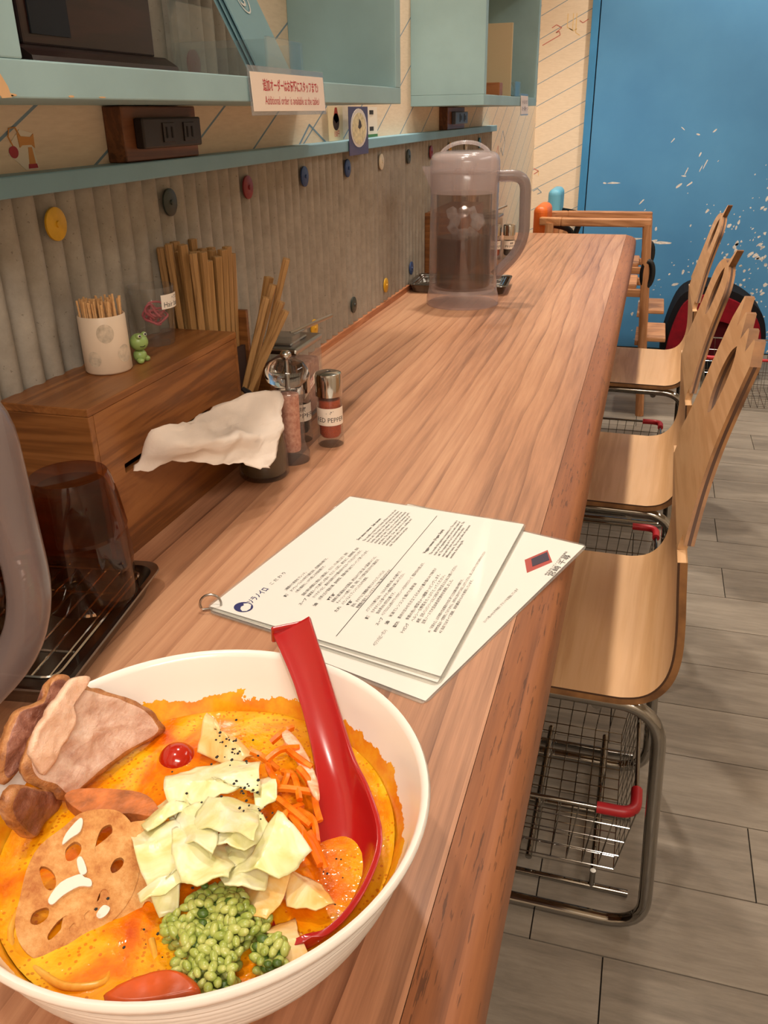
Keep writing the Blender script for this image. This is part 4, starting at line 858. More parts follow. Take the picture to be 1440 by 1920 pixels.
def make_chair(style, label):
    t = thing('plywood_chair', label, 'chair', (0, 0, 0), 0, 'bent plywood chairs pushed under the counter')
    P = sm([(x, 0, z) for x, z in SHELL], 3); N = len(P); th = .0115; layers = [(-.2, .2)]
    nor = []
    for i in range(N): d = (P[min(i+1, N-1)]-P[max(i-1, 0)]).normalized(); nor.append(Vector((-d.z, 0, d.x)))
    mb = MB(); rows = 4
    for y in (-.2, .2):
        for k in range(rows+1): mb.v += [tuple(p + n*th*k/rows + Vector((0, y, 0))) for p, n in zip(P, nor)]
    Q = (rows+1)*N
    for i in range(N-1):
        mb.f.append((i, i+1, Q+i+1, Q+i)); mb.mi.append(0); a = rows*N; mb.f.append((a+i, Q+a+i, Q+a+i+1, a+i+1)); mb.mi.append(0)
        for s in (0, Q):
            for k in range(rows): mb.f.append((s+k*N+i, s+k*N+i+1, s+(k+1)*N+i+1, s+(k+1)*N+i)); mb.mi.append(2 if k == rows-1 else 1)
    for i in (0, N-1):
        for k in range(rows): mb.f.append((k*N+i, (k+1)*N+i, Q+(k+1)*N+i, Q+k*N+i)); mb.mi.append(0 if i else 1)
    mb.build('seat', [M_ven, M_ply, M_plyd], t, smooth=40)
    mb = MB(); mb.add([(px(z)+.0001+dx, y, z) for z, hw_ in ((.6465, .166), (.658, .164), (.6685, .166)) for y in (-hw_, hw_) for dx in (0, .0112)], [(0,1,3,2),(8,10,11,9),(0,4,5,1),(4,8,9,5),(2,3,7,6),(6,7,11,10),(1,5,7,3),(5,9,11,7),(0,2,6,4),(4,6,10,8)])
    mb.build('back_stem', M_ven, t)
    # back plate: rows of z with a hand hole, plus cut-out ears on top
    T = .0118; mb = MB(); zs = [.668 + .198*i/44 for i in range(45)]
    def hw(z):
        k = (z-.668)/.222; w_ = .198 - .050*min(1, k/.55)*(2-min(1, k/.55)) - .018*k
        if style == 'ear' and z > .825: w_ *= math.sqrt(max(.12, 1-((z-.825)/.044)**2))
        return w_
    def hole(z): q = (z-.812)/.042; return .036*math.sqrt(1-q*q) if abs(q) < 1 else 0
    def strip(y0f, y1f, z0, z1):
        zz = [z for z in zs if z0-1e-6 <= z <= z1+1e-6]; o = len(mb.v); n = len(zz)
        for z in zz:
            for y in (y0f(z), y1f(z)):
                for k in range(4): mb.v.append((px(z)+T*k/3, y, z))
        for i in range(n-1):
            a = o+8*i; b = a+8
            mb.f += [(a, b, b+4, a+4), (a+3, a+7, b+7, b+3)]; mb.mi += [0, 0]
            for s in (0, 4):
                for k in range(3): mb.f.append((a+s+k, a+s+k+1, b+s+k+1, b+s+k)); mb.mi.append(2 if k == 1 else 1)
        for e in (o, o+8*(n-1)):
            for k in range(3): mb.f.append((e+k, e+k+1, e+5+k, e+4+k)); mb.mi.append(1)
    h0 = [z for z in zs if hole(z) > 0]; za, zb = zs[zs.index(h0[0])-1], zs[zs.index(h0[-1])+1]
    strip(lambda z: -hw(z), hw, zs[0], za); strip(lambda z: -hw(z), lambda z: -max(hole(z), 1e-4), za, zb); strip(lambda z: max(hole(z), 1e-4), hw, za, zb); strip(lambda z: -hw(z), hw, zb, zs[-1])
    bk = mb.build('backrest', [M_ven, M_ply, M_plyd], t, smooth=40)
    z0 = zs[-1]; W_ = hw(z0)
    def spike(ya, yb, yt, zt, nm):
        m2 = MB(); vs = []
        for k in (0, T): vs += [(px(z0)+k, ya, z0), (px(z0)+k, yb, z0), (px(zt)+k, yt+.006, zt), (px(zt)+k, yt-.006, zt)]
        m2.add(vs, [(0, 1, 2, 3), (7, 6, 5, 4)], 0); m2.add(vs, [(0, 4, 5, 1), (1, 5, 6, 2), (2, 6, 7, 3), (3, 7, 4, 0)], 1); m2.build(nm, [M_ven, M_ply], bk)
    if style == 'teeth':
        n = 4
        for i in range(n): ya = -W_ + 2*W_*i/n; yb = ya + 2*W_/n; spike(ya, yb, ya*.35+yb*.65, z0 + (.020, .018, .024, .032)[i], 'crest_tooth')
    else:
        spike(-W_, -W_*.2, -W_*1.2, z0+.030, 'crest_ear')
    lp = [(-.27, .418), (.085, .414), (.098, .012), (-.29, .012), (-.272, .418)]
    for y in (-.175, .175):
        pts = arc_path([((x), y, z) for x, z in [(-.1, .4175), (.082, .4145), (.102, .0105), (-.285, .0105), (-.275, .418), (-.1, .4175)]], .060, 8)
        MB().tube(pts, .0100, 12).build('leg_loop', M_cchr, t, smooth=60)
    for x, z in ((-.20, .4085), (.0, .4060)): MB().tube([(x, -.175, z), (x, .175, z)], .0080, 10).build('cross_bar', M_cchr, t, smooth=60)
    return t
def basket(label, x0=-.36, x1=.072, y0=-.135, y1=.235, h=.190, rods=True, sleeves=True):
    t = thing('luggage_basket', label, 'basket', (0, 0, 0), 0, 'chrome wire luggage baskets')
    zb = .052 if rods else .012; ins = .020
    mb = MB(); 
    def at(u, v, z): k = ins*(1-(z-zb)/(h-zb)); return (x0+k+(x1-x0-2*k)*u, y0+k+(y1-y0-2*k)*v, z)
    nx = int((x1-x0)/.027); ny = int((y1-y0)/.027)
    for i in range(nx+1): u = i/nx; mb.tube([at(u, 0, h), at(u, 0, zb), at(u, 1, zb), at(u, 1, h)], .0011, 5)
    for i in range(ny+1): v = i/ny; mb.tube([at(0, v, h), at(0, v, zb), at(1, v, zb), at(1, v, h)], .0011, 5)
    for k in range(1, 4): z = zb+(h-zb)*k/4; mb.tube([at(0, 0, z), at(1, 0, z), at(1, 1, z), at(0, 1, z)], .0011, 5, closed=True)
    mb.build('wire_mesh', M_cchr, t, kind='stuff')
    MB().tube(arc_path([at(.5, 0, h), at(1, 0, h), at(1, 1, h), at(0, 1, h), at(0, 0, h), at(.5, 0, h)], .03, 5), .0036, 8).build('rim', M_cchr, t, smooth=60)
    if rods:
        for x in (x0+.10, x0+.19, x0+.28, x1-.05): MB().tube([(x, y0+.02, zb-.012), (x, y1-.02, zb-.012)], .0055, 8).build('base_rod', M_cchr, t, smooth=60)
        for y in (y0+.02, (y0+y1)/2, y1-.02): MB().tube([(x0+.04, y, .0062), (x1+.006, y, .0062)], .0055, 8).build('base_bar', M_cchr, t, smooth=60)
        for y in (y0+.02, y1-.02):
            for x in (x0+.10, x1-.05): MB().tube([(x, y, .0062), (x, y, zb-.012)], .0048, 8).build('foot_post', M_cchr, t, smooth=60)
    if sleeves:
        M_rs = plain('red_sleeve', (176, 26, 34), .4)
        for cu, cv in ((1, 0), (0, 0), (1, 1)):
            P0, P1, P2 = Vector(at(cu, cv, h)), Vector(at(abs(cu-.13), cv, h)), Vector(at(cu, abs(cv-.14), h))
            MB().tube(arc_path([P1, P0, P2], .03, 6), .0088, 10, flat=1.0).build('corner_sleeve', M_rs, t, smooth=60)
        P1, P2 = Vector(at(.22, 0, h)), Vector(at(.50, 0, h)); MB().tube([P1, P2], .0062, 8).build('grip_sleeve', M_rs, t, smooth=60)
        MB().tube([tuple(Vector(at(1, .60, h)) + Vector((.004+.006*math.sin(a*1.5), .012*math.cos(a), .012*math.sin(a)+.008))) for a in [i*.5 for i in range(12)]], .0016, 6).build('hook', M_cchr, t, smooth=60)
    return t
ch1 = make_chair('teeth', 'plywood chair with a zigzag crest, beside the menu sheets'); ch1.location = (0, 1.136, 0)
ch2 = make_chair('ear', 'plywood chair with a round eared back, between the other chairs'); ch2.location = (.022, 1.750, 0)
ch3 = dup(ch2, (.058, 2.568, 0), 0, 'plywood chair next to the high chairs at the counter end')
b1 = basket('chrome wire basket with red corner sleeves under the zigzag-crested chair'); b1.location = (0, 1.136, 0)
b2 = dup(b1, (.022, 1.750, 0), 0, 'chrome wire basket under the round eared chair'); b3 = dup(b1, (.030, 2.568, 0), 0, 'chrome wire basket with red grip under the chair by the high chairs')
b4 = basket('chrome wire basket on the floor in front of the red child seat', -.27, .40, -.15, .20, .215, rods=False); b4.location = (.54, 3.74, 0)
# ------------------------------------------------------------------ high chairs by the back wall
M_beech = wood('beech', (150, 98, 60), (184, 128, 84), (204, 150, 106), 'Z', .8)
M_beechx = wood('beech_rail', (150, 98, 60), (184, 128, 84), (204, 150, 106), 'X', .8)
def high_chair(loc, col, label, pad=.80, arm=.745, rot=0):
    t = thing('high_chair', label, 'high chair', loc, rot, 'wooden high chairs by the blue door'); W = .125
    for s in (-1, 1):
        MB().tube([(.235, s*(W+.02), 0), (.185, s*W, arm-.005)], .0165, 12).build('leg', M_beech, t, smooth=50)
        MB().tube([(-.215, s*(W+.02), 0), (-.175, s*W, arm-.005)], .0165, 12).build('leg', M_beech, t, smooth=50)
        ab = MB(); [ab.bar(p_, q_, .026, .030) for p_, q_ in (((-.215, s*(W-.015), arm), (-.13, s*W, arm)), ((-.132, s*W, arm), (.20, s*W, arm)))]; ab.build('armrest', M_beechx, t, bevel=.005)
        MB().box(-.19, .19, s*W-.010, s*W+.010, .47, .50).build('side_rail', M_beechx, t, bevel=.003)
    MB().box(.185, .215, -W, W, .28, .30).build('foot_rest', M_beechx, t, bevel=.003); MB().box(.20, .30, -W-.01, W+.01, .30, .318).build('foot_board', M_beechx, t, bevel=.004)
    MB().box(-.17, .17, -W+.012, W-.012, .495, .515).build('seat', M_beechx, t, bevel=.006)
    m = plain('pad_'+col[0], col[1], .45)
    MB().box(-.245, -.190, -W+.03, W-.03, .52, pad).build('back_pad', m, t, bevel=.024, seg=5)
    MB().tube(sm([(-.185, -.02, .72), (-.10, -.06, .70), (-.12, -.02, .60), (-.05, .02, .55)], 5), .012, 8, flat=.3).build('harness_strap', M_bpl, t, smooth=60)
    MB().tube([(.205+.018*math.cos(a), -W-.014, .56+.045*math.sin(a)) for a in [2*math.pi*i/20 for i in range(20)]], .011, 8, closed=True, flat=.5).build('strap_loop', M_bpl, t, smooth=60)
    return t
high_chair((-.195, 3.585, 0), ('orange', (226, 108, 30)), 'beech high chair with an orange back pad at the counter end', .795, .742)
high_chair((-.200, 4.105, 0), ('sky', (104, 174, 200)), 'beech high chair with a sky blue back pad by the back wall', .815, .690)
# red and black child seat on the floor
M_rf = plain('red_fabric', (122, 10, 26), .8, spec=.2, vary=.12, vscale=25, bump=.2, bscale=300); M_bf = plain('black_fabric', (20, 19, 22), .8, spec=.2)
t = thing('child_seat', 'red and black padded child seat on the floor before the blue door', 'child seat', (.34, 4.20, 0))
def arch(k, dx=0, dz=0): return [(.34+(x-.34)*k+dx, z) for x, z in [(x, z*k+dz) for x, z in sm2]]
sm2 = [(p.x, p.z) for p in sm([(.112, 0, .02), (.105, 0, .12), (.125, 0, .25), (.165, 0, .36), (.235, 0, .402), (.33, 0, .405), (.43, 0, .370), (.515, 0, .300), (.548, 0, .20), (.550, 0, .10), (.545, 0, .02)], 4)]
o_ = arch(1.0); i_ = arch(.90, 0, .008); i2 = arch(.62, .02, .010)
MB().slab([(x, 4.08, z) for x, z in o_], .24, normal=(0, -1, 0)).build('shell', M_bf, t, world=True, bevel=.02, seg=3)
MB().slab([(x, 4.050, z) for x, z in i_ + i2[::-1]], .045, normal=(0, -1, 0)).build('side_padding', M_rf, t, world=True, bevel=.014, seg=3)
MB().slab([(x, 4.075, z) for x, z in [(p[0], p[1]) for p in i2]], .02, normal=(0, -1, 0)).build('back_padding', plain('dark_red_fabric', (74, 8, 16), .85, spec=.2), t, world=True, bevel=.006)
MB().box(.18, .50, 3.98, 4.075, .045, .105).build('seat_cushion', M_bf, t, world=True, bevel=.02, seg=3)
MB().tube([(.155, 3.985, .150), (.25, 3.975, .128), (.36, 3.975, .118), (.50, 3.98, .095)], .004, 8).build('piping', M_rf, t, world=True, smooth=60)
SH = {
    'lotus': [(-.2406,.2751,.8060),(-.2320,.2782,.8034),(-.2231,.2753,.7983),(-.2150,.2663,.7913),(-.2108,.2557,.7853),(-.2109,.2434,.7806),(-.2162,.2302,.7778),(-.2228,.2179,.7760),(-.2305,.2105,.7765),(-.2384,.2082,.7791),(-.2466,.2108,.7837),(-.2523,.2170,.7887),(-.2552,.2260,.7935),(-.2584,.2365,.7989),(-.2582,.2478,.8033),(-.2525,.2599,.8054),(-.2487,.2686,.8071)],
    'lotus_h0': [(-.2361,.2679,.8013),(-.2334,.2710,.8012),(-.2312,.2689,.7994),(-.2301,.2637,.7969),(-.2304,.2589,.7952),(-.2324,.2563,.7951),(-.2344,.2573,.7964),(-.2362,.2632,.7994)],
    'lotus_h1': [(-.2468,.2525,.8000),(-.2448,.2566,.8007),(-.2414,.2566,.7992),(-.2401,.2533,.7974),(-.2414,.2496,.7965),(-.2438,.2479,.7969),(-.2459,.2496,.7985)],
    'lotus_h2': [(-.2244,.2584,.7923),(-.2219,.2607,.7921),(-.2197,.2592,.7906),(-.2198,.2551,.7891),(-.2223,.2529,.7893),(-.2245,.2543,.7908)],
    'lotus_h3': [(-.2535,.2395,.7979),(-.2507,.2414,.7974),(-.2461,.2403,.7950),(-.2433,.2368,.7924),(-.2443,.2339,.7917),(-.2482,.2343,.7936)],
    'lotus_h4': [(-.2238,.2442,.7866),(-.2218,.2457,.7863),(-.2193,.2440,.7845),(-.2194,.2401,.7831),(-.2218,.2384,.7835),(-.2237,.2399,.7849)],
    'lotus_h5': [(-.2467,.2228,.7884),(-.2436,.2266,.7886),(-.2412,.2271,.7877),(-.2402,.2237,.7859),(-.2427,.2197,.7855),(-.2458,.2191,.7866)],
    'lotus_h6': [(-.2366,.2186,.7823),(-.2354,.2247,.7841),(-.2328,.2287,.7846),(-.2322,.2258,.7832),(-.2331,.2208,.7816),(-.2351,.2169,.7810)],
    'lotus_h7': [(-.2260,.2321,.7829),(-.2248,.2348,.7834),(-.2238,.2332,.7823),(-.2245,.2305,.7816)],
    'lotus_h8': [(-.2295,.2248,.7816),(-.2284,.2277,.7822),(-.2269,.2261,.7810),(-.2274,.2231,.7800)],
    'sauce0': [(-.2483,.2517,.8026),(-.2493,.2569,.8050),(-.2470,.2655,.8073),(-.2448,.2653,.8063),(-.2437,.2606,.8039),(-.2461,.2562,.8033)],
    'sauce1': [(-.2426,.2295,.7914),(-.2411,.2379,.7940),(-.2352,.2446,.7940),(-.2325,.2447,.7928),(-.2293,.2451,.7916),(-.2279,.2426,.7900),(-.2327,.2402,.7912),(-.2374,.2338,.7908),(-.2398,.2285,.7898)],
    'sauce2': [(-.2392,.2492,.7976),(-.2377,.2515,.7978),(-.2325,.2472,.7938),(-.2348,.2448,.7939)],
    'sauce3': [(-.2204,.2339,.7833),(-.2193,.2385,.7846),(-.2160,.2389,.7833),(-.2163,.2355,.7821),(-.2183,.2331,.7821)],
    'pork_main': [(-.2603,.3652,.7799),(-.2628,.3667,.7875),(-.2657,.3651,.7943),(-.2702,.3605,.8030),(-.2742,.3554,.8100),(-.2776,.3508,.8159),(-.2816,.3445,.8221),(-.2848,.3398,.8272),(-.2871,.3362,.8309),(-.2900,.3314,.8353),(-.2912,.3270,.8353),(-.2925,.3193,.8332),(-.2941,.3085,.8299),(-.2951,.2993,.8258),(-.2954,.2915,.8210),(-.2946,.2836,.8131),(-.2912,.2828,.8034),(-.2860,.2893,.7942),(-.2824,.2915,.7861),(-.2793,.2983,.7826),(-.2764,.3096,.7830),(-.2729,.3234,.7837),(-.2673,.3430,.7827)],
    'pork_fold': [(-.2831,.3352,.8369),(-.2861,.3307,.8418),(-.2880,.3244,.8423),(-.2889,.3162,.8388),(-.2905,.3055,.8355),(-.2910,.2950,.8290),(-.2907,.2875,.8230),(-.2883,.2867,.8161),(-.2850,.2876,.8078),(-.2836,.2955,.8096),(-.2833,.3027,.8141),(-.2825,.3110,.8178),(-.2825,.3173,.8223),(-.2845,.3210,.8304)],
    'pork_low': [(-.2893,.2986,.7777),(-.2882,.2915,.7917),(-.2862,.2790,.8051),(-.2844,.2678,.8185),(-.2827,.2575,.8213),(-.2820,.2538,.8160),(-.2821,.2549,.8059),(-.2830,.2603,.7930),(-.2840,.2668,.7816),(-.2859,.2780,.7805),(-.2882,.2917,.7765)],
    'pork_back': [(-.2972,.3310,.8313),(-.2974,.3359,.8352),(-.3003,.3313,.8398),(-.3017,.3246,.8387),(-.3007,.3201,.8329),(-.3031,.3117,.8332),(-.3067,.3011,.8351),(-.3070,.2909,.8287),(-.3068,.2831,.8224),(-.3050,.2772,.8134),(-.3025,.2760,.8059),(-.3006,.2876,.8091),(-.3012,.3007,.8202),(-.2993,.3192,.8284)],
    'chip_edge': [(-.2718,.2849,.7980),(-.2668,.2922,.7980),(-.2436,.2978,.7980),(-.2287,.2977,.7980),(-.2175,.2907,.7980),(-.2165,.2851,.7980),(-.2313,.2833,.7980),(-.2469,.2775,.7980),(-.2587,.2781,.7980)],
    'cabbage0': [(-.2185,.3085,.8060),(-.2144,.3148,.8060),(-.1961,.3269,.8060),(-.1794,.3280,.8060),(-.1725,.3107,.8060),(-.1816,.3102,.8060),(-.1945,.2985,.8060),(-.1985,.2856,.8060),(-.2123,.2976,.8060)],
    'cabbage1': [(-.1892,.2782,.8120),(-.1878,.2958,.8120),(-.1783,.3045,.8120),(-.1688,.3071,.8120),(-.1544,.2770,.8120),(-.1520,.2673,.8120),(-.1663,.2737,.8120),(-.1763,.2762,.8120)],
    'cabbage2': [(-.1521,.2711,.8080),(-.1505,.2821,.8080),(-.1481,.2900,.8080),(-.1301,.2807,.8080),(-.1326,.2698,.8080),(-.1369,.2637,.8080),(-.1473,.2624,.8080),(-.1595,.2616,.8080)],
    'cabbage3': [(-.2311,.2838,.8010),(-.2272,.2868,.8010),(-.2055,.2831,.8010),(-.1978,.2759,.8010),(-.1915,.2635,.8010),(-.1859,.2483,.8010),(-.1925,.2449,.8010),(-.2088,.2586,.8010)],
    'cabbage4': [(-.1965,.2733,.8040),(-.1895,.2826,.8040),(-.1731,.2798,.8040),(-.1645,.2681,.8040),(-.1612,.2557,.8040),(-.1720,.2495,.8040),(-.1796,.2506,.8040),(-.1897,.2611,.8040)],
    'cabbage5': [(-.2003,.2438,.7980),(-.1884,.2520,.7980),(-.1861,.2610,.7980),(-.1812,.2557,.7980),(-.1869,.2443,.7980),(-.1948,.2384,.7980)],
    'cabbage6': [(-.1754,.3208,.8000),(-.1732,.3322,.8000),(-.1671,.3295,.8000),(-.1607,.3144,.8000),(-.1679,.3064,.8000)],
    'cabbage7': [(-.2248,.3508,.7900),(-.2301,.3723,.7900),(-.2251,.3711,.7900),(-.2205,.3620,.7900),(-.2084,.3628,.7900),(-.1965,.3561,.7900),(-.2032,.3447,.7900)],
    'cabbage8': [(-.1609,.2729,.7910),(-.1442,.2776,.7910),(-.1376,.2812,.7910),(-.1356,.2587,.7910),(-.1383,.2511,.7910),(-.1495,.2516,.7910)],
    'cabbage9': [(-.1366,.2465,.7870),(-.1279,.2581,.7870),(-.1201,.2453,.7870),(-.1124,.2390,.7870),(-.1207,.2339,.7870),(-.1266,.2406,.7870)],
    'cabbage10': [(-.1379,.2761,.7890),(-.1215,.2773,.7890),(-.1122,.2670,.7890),(-.1183,.2615,.7890),(-.1307,.2618,.7890)],
    'cabbage11': [(-.1739,.2923,.7970),(-.1580,.2838,.7970),(-.1549,.2706,.7970),(-.1636,.2648,.7970),(-.1734,.2759,.7970)],
    'carrots': [((-.1791,.3190,.7930),(-.1425,.3277,.7940)),((-.1595,.3147,.7970),(-.1351,.3009,.7980)),((-.1485,.2952,.8010),(-.1478,.3198,.7900)),((-.1612,.3240,.7930),(-.1656,.3376,.7940)),((-.1479,.3053,.7970),(-.1214,.2784,.7980)),((-.1334,.2939,.8010),(-.1211,.2840,.7900)),((-.1619,.3389,.7930),(-.1489,.3201,.7940)),((-.1774,.3413,.7970),(-.1631,.3547,.7980)),((-.1554,.3360,.8010),(-.1436,.3300,.7900)),((-.1429,.3270,.7930),(-.1329,.3087,.7940)),((-.1432,.2989,.7970),(-.1331,.2855,.7980)),((-.1872,.3417,.8010),(-.1721,.3431,.7900)),((-.1832,.3601,.7930),(-.1754,.3745,.7940)),((-.1714,.3546,.7970),(-.1496,.3410,.7980)),((-.1620,.3213,.8010),(-.1811,.3485,.7900)),((-.1470,.3136,.7930),(-.1292,.2948,.7940))],
    'radish': [(-.1776,.3636,.7970),(-.1750,.3673,.7970),(-.1656,.3610,.7970),(-.1538,.3478,.7970),(-.1424,.3311,.7970),(-.1376,.3200,.7970),(-.1426,.3227,.7970),(-.1520,.3349,.7970),(-.1649,.3493,.7970)],
    'wedge': [(-.1885,.1935,.7900),(-.1832,.2016,.7900),(-.1752,.2080,.7900),(-.1674,.2118,.7900),(-.1585,.2117,.7900),(-.1502,.2069,.7900),(-.1565,.2025,.7900),(-.1643,.1983,.7900),(-.1789,.1927,.7900)],
    'grain': [(-.1656,.2674,.7900),(-.1558,.2619,.7900),(-.1499,.2524,.7900),(-.1395,.2538,.7900),(-.1354,.2473,.7900),(-.1420,.2410,.7900),(-.1437,.2362,.7900),(-.1437,.2278,.7900),(-.1391,.2183,.7900),(-.1419,.2110,.7900),(-.1489,.2098,.7900),(-.1543,.2127,.7900),(-.1658,.2147,.7900),(-.1712,.2172,.7900),(-.1663,.2227,.7900),(-.1715,.2298,.7900),(-.1812,.2300,.7900),(-.1845,.2380,.7900),(-.1781,.2444,.7900),(-.1796,.2552,.7900),(-.1730,.2620,.7900)],
    'grain2': [(-.1375,.2367,.7880),(-.1330,.2414,.7880),(-.1260,.2405,.7880),(-.1213,.2357,.7880),(-.1211,.2289,.7880),(-.1274,.2258,.7880),(-.1346,.2291,.7880)],
    'tomato': [(-.2417,.3473,.7850)],
}
# ------------------------------------------------------------------ ramen bowl
BC = (-.1974, .2965); RZ = .815
def ceramic():
    t = NT('white_glazed_bowl'); g = t.n('ShaderNodeNewGeometry'); sp = t.n('ShaderNodeSeparateXYZ'); t.l(g.outputs['Position'], sp.inputs[0])
    dx = t.math('SUBTRACT', sp.outputs['X'], BC[0]); dy = t.math('SUBTRACT', sp.outputs['Y'], BC[1])
    rad = t.math('SQRT', t.math('ADD', t.math('MULTIPLY', dx, dx), t.math('MULTIPLY', dy, dy)))
    n = t.noise(t.coords('World', (46, 46, 46)), 1.0, 5, .65); n2 = t.noise(t.coords('World', (9, 9, 9)), 1.0, 2)
    lim = t.math('ADD', .7705, t.math('ADD', t.math('MULTIPLY', n, .022), t.math('MULTIPLY', n2, .014)))
    inside = t.math('LESS_THAN', rad, t.math('ADD', .1095, t.math('MULTIPLY', t.math('SUBTRACT', sp.outputs['Z'], .784), .42)))
    stain = t.math('MULTIPLY', t.math('LESS_THAN', sp.outputs['Z'], lim), inside)
    sc = t.ramp(n, [(.35, (226, 120, 10)), (.65, (240, 176, 30))])
    t.l(t.mix(stain, (240, 232, 222), sc), t.b.inputs['Base Color']); t.b.inputs['Roughness'].default_value = .16; t.b.inputs['Coat Weight'].default_value = .3
    return t.m
M_cerb = ceramic()
t = thing('ramen_bowl', 'large white ribbed ramen bowl on the counter', 'bowl', (*BC, ZC))
z0 = ZC; out = [(.0, .006), (.046, .006), (.050, 0), (.058, 0), (.060, .006), (.066, .011)]
pr = [(.066, .011), (.082, .020), (.0945, .032), (.1035, .046), (.1100, .060), (.1150, .074), (.1195, .086)]
ext = []
for (a, b), (c, d) in zip(pr, pr[1:]):
    for k in range(8):
        u = k/8; r = a+(c-a)*u; z = b+(d-b)*u; ext.append((r + (.0007*math.sin(z*2*math.pi/.0052) if .02 < z < .082 else 0), z))
prof = out + ext + [(.1200, .086), (.1228, .0905), (.1234, .0930), (.1222, .0948), (.1200, .0945), (.1182, .0915), (.1140, .0780), (.1075, .0640), (.1010, .0520), (.0900, .0360), (.0720, .0220), (.045, .0130), (0, .011)]
MB().lathe(prof, 96).build('bowl', M_cerb, t, smooth=60)
# broth
t2 = NT('spicy_orange_broth'); _c = t2.coords('World'); n1 = t2.noise(_c, 26, 5, .6, .6); n2 = t2.noise(_c, 190, 3, .6)
v = t2.n('ShaderNodeTexVoronoi'); t2.l(_c, v.inputs['Vector']); v.inputs['Scale'].default_value = 330; ves = t2.math('LESS_THAN', v.outputs['Distance'], .28)
g_ = t2.n('ShaderNodeNewGeometry'); sp_ = t2.n('ShaderNodeSeparateXYZ'); t2.l(g_.outputs['Position'], sp_.inputs[0]); dx_ = t2.math('SUBTRACT', sp_.outputs['X'], BC[0]); dy_ = t2.math('SUBTRACT', sp_.outputs['Y'], BC[1])
rim_ = t2.math('POWER', t2.math('DIVIDE', t2.math('SQRT', t2.math('ADD', t2.math('MULTIPLY', dx_, dx_), t2.math('MULTIPLY', dy_, dy_))), .105), 5.0)
col = t2.ramp(t2.math('ADD', n1, t2.math('MULTIPLY', rim_, .14)), [(.32, (196, 72, 4)), (.47, (226, 116, 6)), (.60, (236, 156, 14)), (.76, (240, 186, 40))])
t2.l(t2.mix(t2.math('MULTIPLY', ves, t2.math('MULTIPLY', t2.math('GREATER_THAN', n1, .50), .55)), col, (186, 66, 6)), t2.b.inputs['Base Color'])
t2.b.inputs['Roughness'].default_value = .09; t2.b.inputs['Coat Weight'].default_value = .5; t2.b.inputs['Coat Roughness'].default_value = .03; t2.bump(t2.math('ADD', t2.math('MULTIPLY', n1, .8), t2.math('MULTIPLY', n2, .25)), .5, .004)
M_bro = t2.m; SZ = .7785
mb = MB(); nr, na = 26, 72; RS = .1045; mb.v.append((*BC, SZ))
for i in range(1, nr+1):
    for k in range(na):
        a = 2*math.pi*k/na; r = RS*i/nr; x, y = BC[0]+r*math.cos(a), BC[1]+r*math.sin(a)
        z = SZ + .0012*mno.noise(Vector((x*38, y*38, 0))) + .0006*mno.noise(Vector((x*120, y*120, 3))) + (.0008 if i == nr else 0); mb.v.append((x, y, z))
for k in range(na): mb.f.append((0, 1+k, 1+(k+1) % na))
for i in range(nr-1):
    for k in range(na): a = 1+i*na; mb.f.append((a+k, a+na+k, a+na+(k+1) % na, a+(k+1) % na))
mb.mi = [0]*len(mb.f)
tag(mb.build('broth', M_bro, smooth=180), 'glossy orange ramen broth filling the white bowl', 'soup')
# lotus root crisps
M_lot = NT('fried_lotus'); _c = M_lot.coords('World'); _n = M_lot.noise(_c, 75, 8, .75); M_lot.l(M_lot.ramp(_n, [(.34, (176, 100, 40)), (.5, (208, 144, 76)), (.66, (226, 176, 112))]), M_lot.b.inputs['Base Color']); M_lot.b.inputs['Roughness'].default_value = .5; M_lot.bump(M_lot.noise(_c, 300, 6, .75), .8, .0014); M_lot = M_lot.m
M_mayo = plain('white_sauce', (232, 214, 200), .35)
def lotus(label, T=None, sauce=True):
    T = T or (lambda p: p); cx = [sum(p[i] for p in SH['lotus'])/len(SH['lotus']) for i in range(3)]
    t = thing('lotus_crisp', label, 'lotus crisp', T(Vector(cx)), 0, 'fried lotus root crisps')
    poly = [T(p) for p in sm(SH['lotus'], 3, True)]; holes = [[T(p) for p in sm(SH['lotus_h%d' % i], 3, True)] for i in range(9)]
    MB().slab(poly, .0042, holes=holes).build('crisp', M_lot, t, world=True, bevel=.0009)
    if sauce:
        for i in range(4): MB().slab([T(p) for p in sm(SH['sauce%d' % i], 3, True)], .0022).build('sauce_smear', M_mayo, t, world=True, bevel=.0007)
    return t
lotus('fried lotus root crisp streaked with white sauce, lying on top')
c0 = Vector((-.234, .244, .790))
def T2(p): return Vector(p) + Vector((.0200, .0050, -.0075))
lotus('fried lotus root crisp half hidden under the sauced one', T2, False)
tag(MB().slab([Vector(p) for p in sm(SH['chip_edge'], 3, True)], .007).build('lotus_crisp', plain('fried_edge_brown', (182, 104, 52), .5, vary=.2, vscale=90, bump=.4), bevel=.0015), 'browned curled edge of a crisp between pork and lotus', 'lotus crisp', 'fried lotus root crisps')
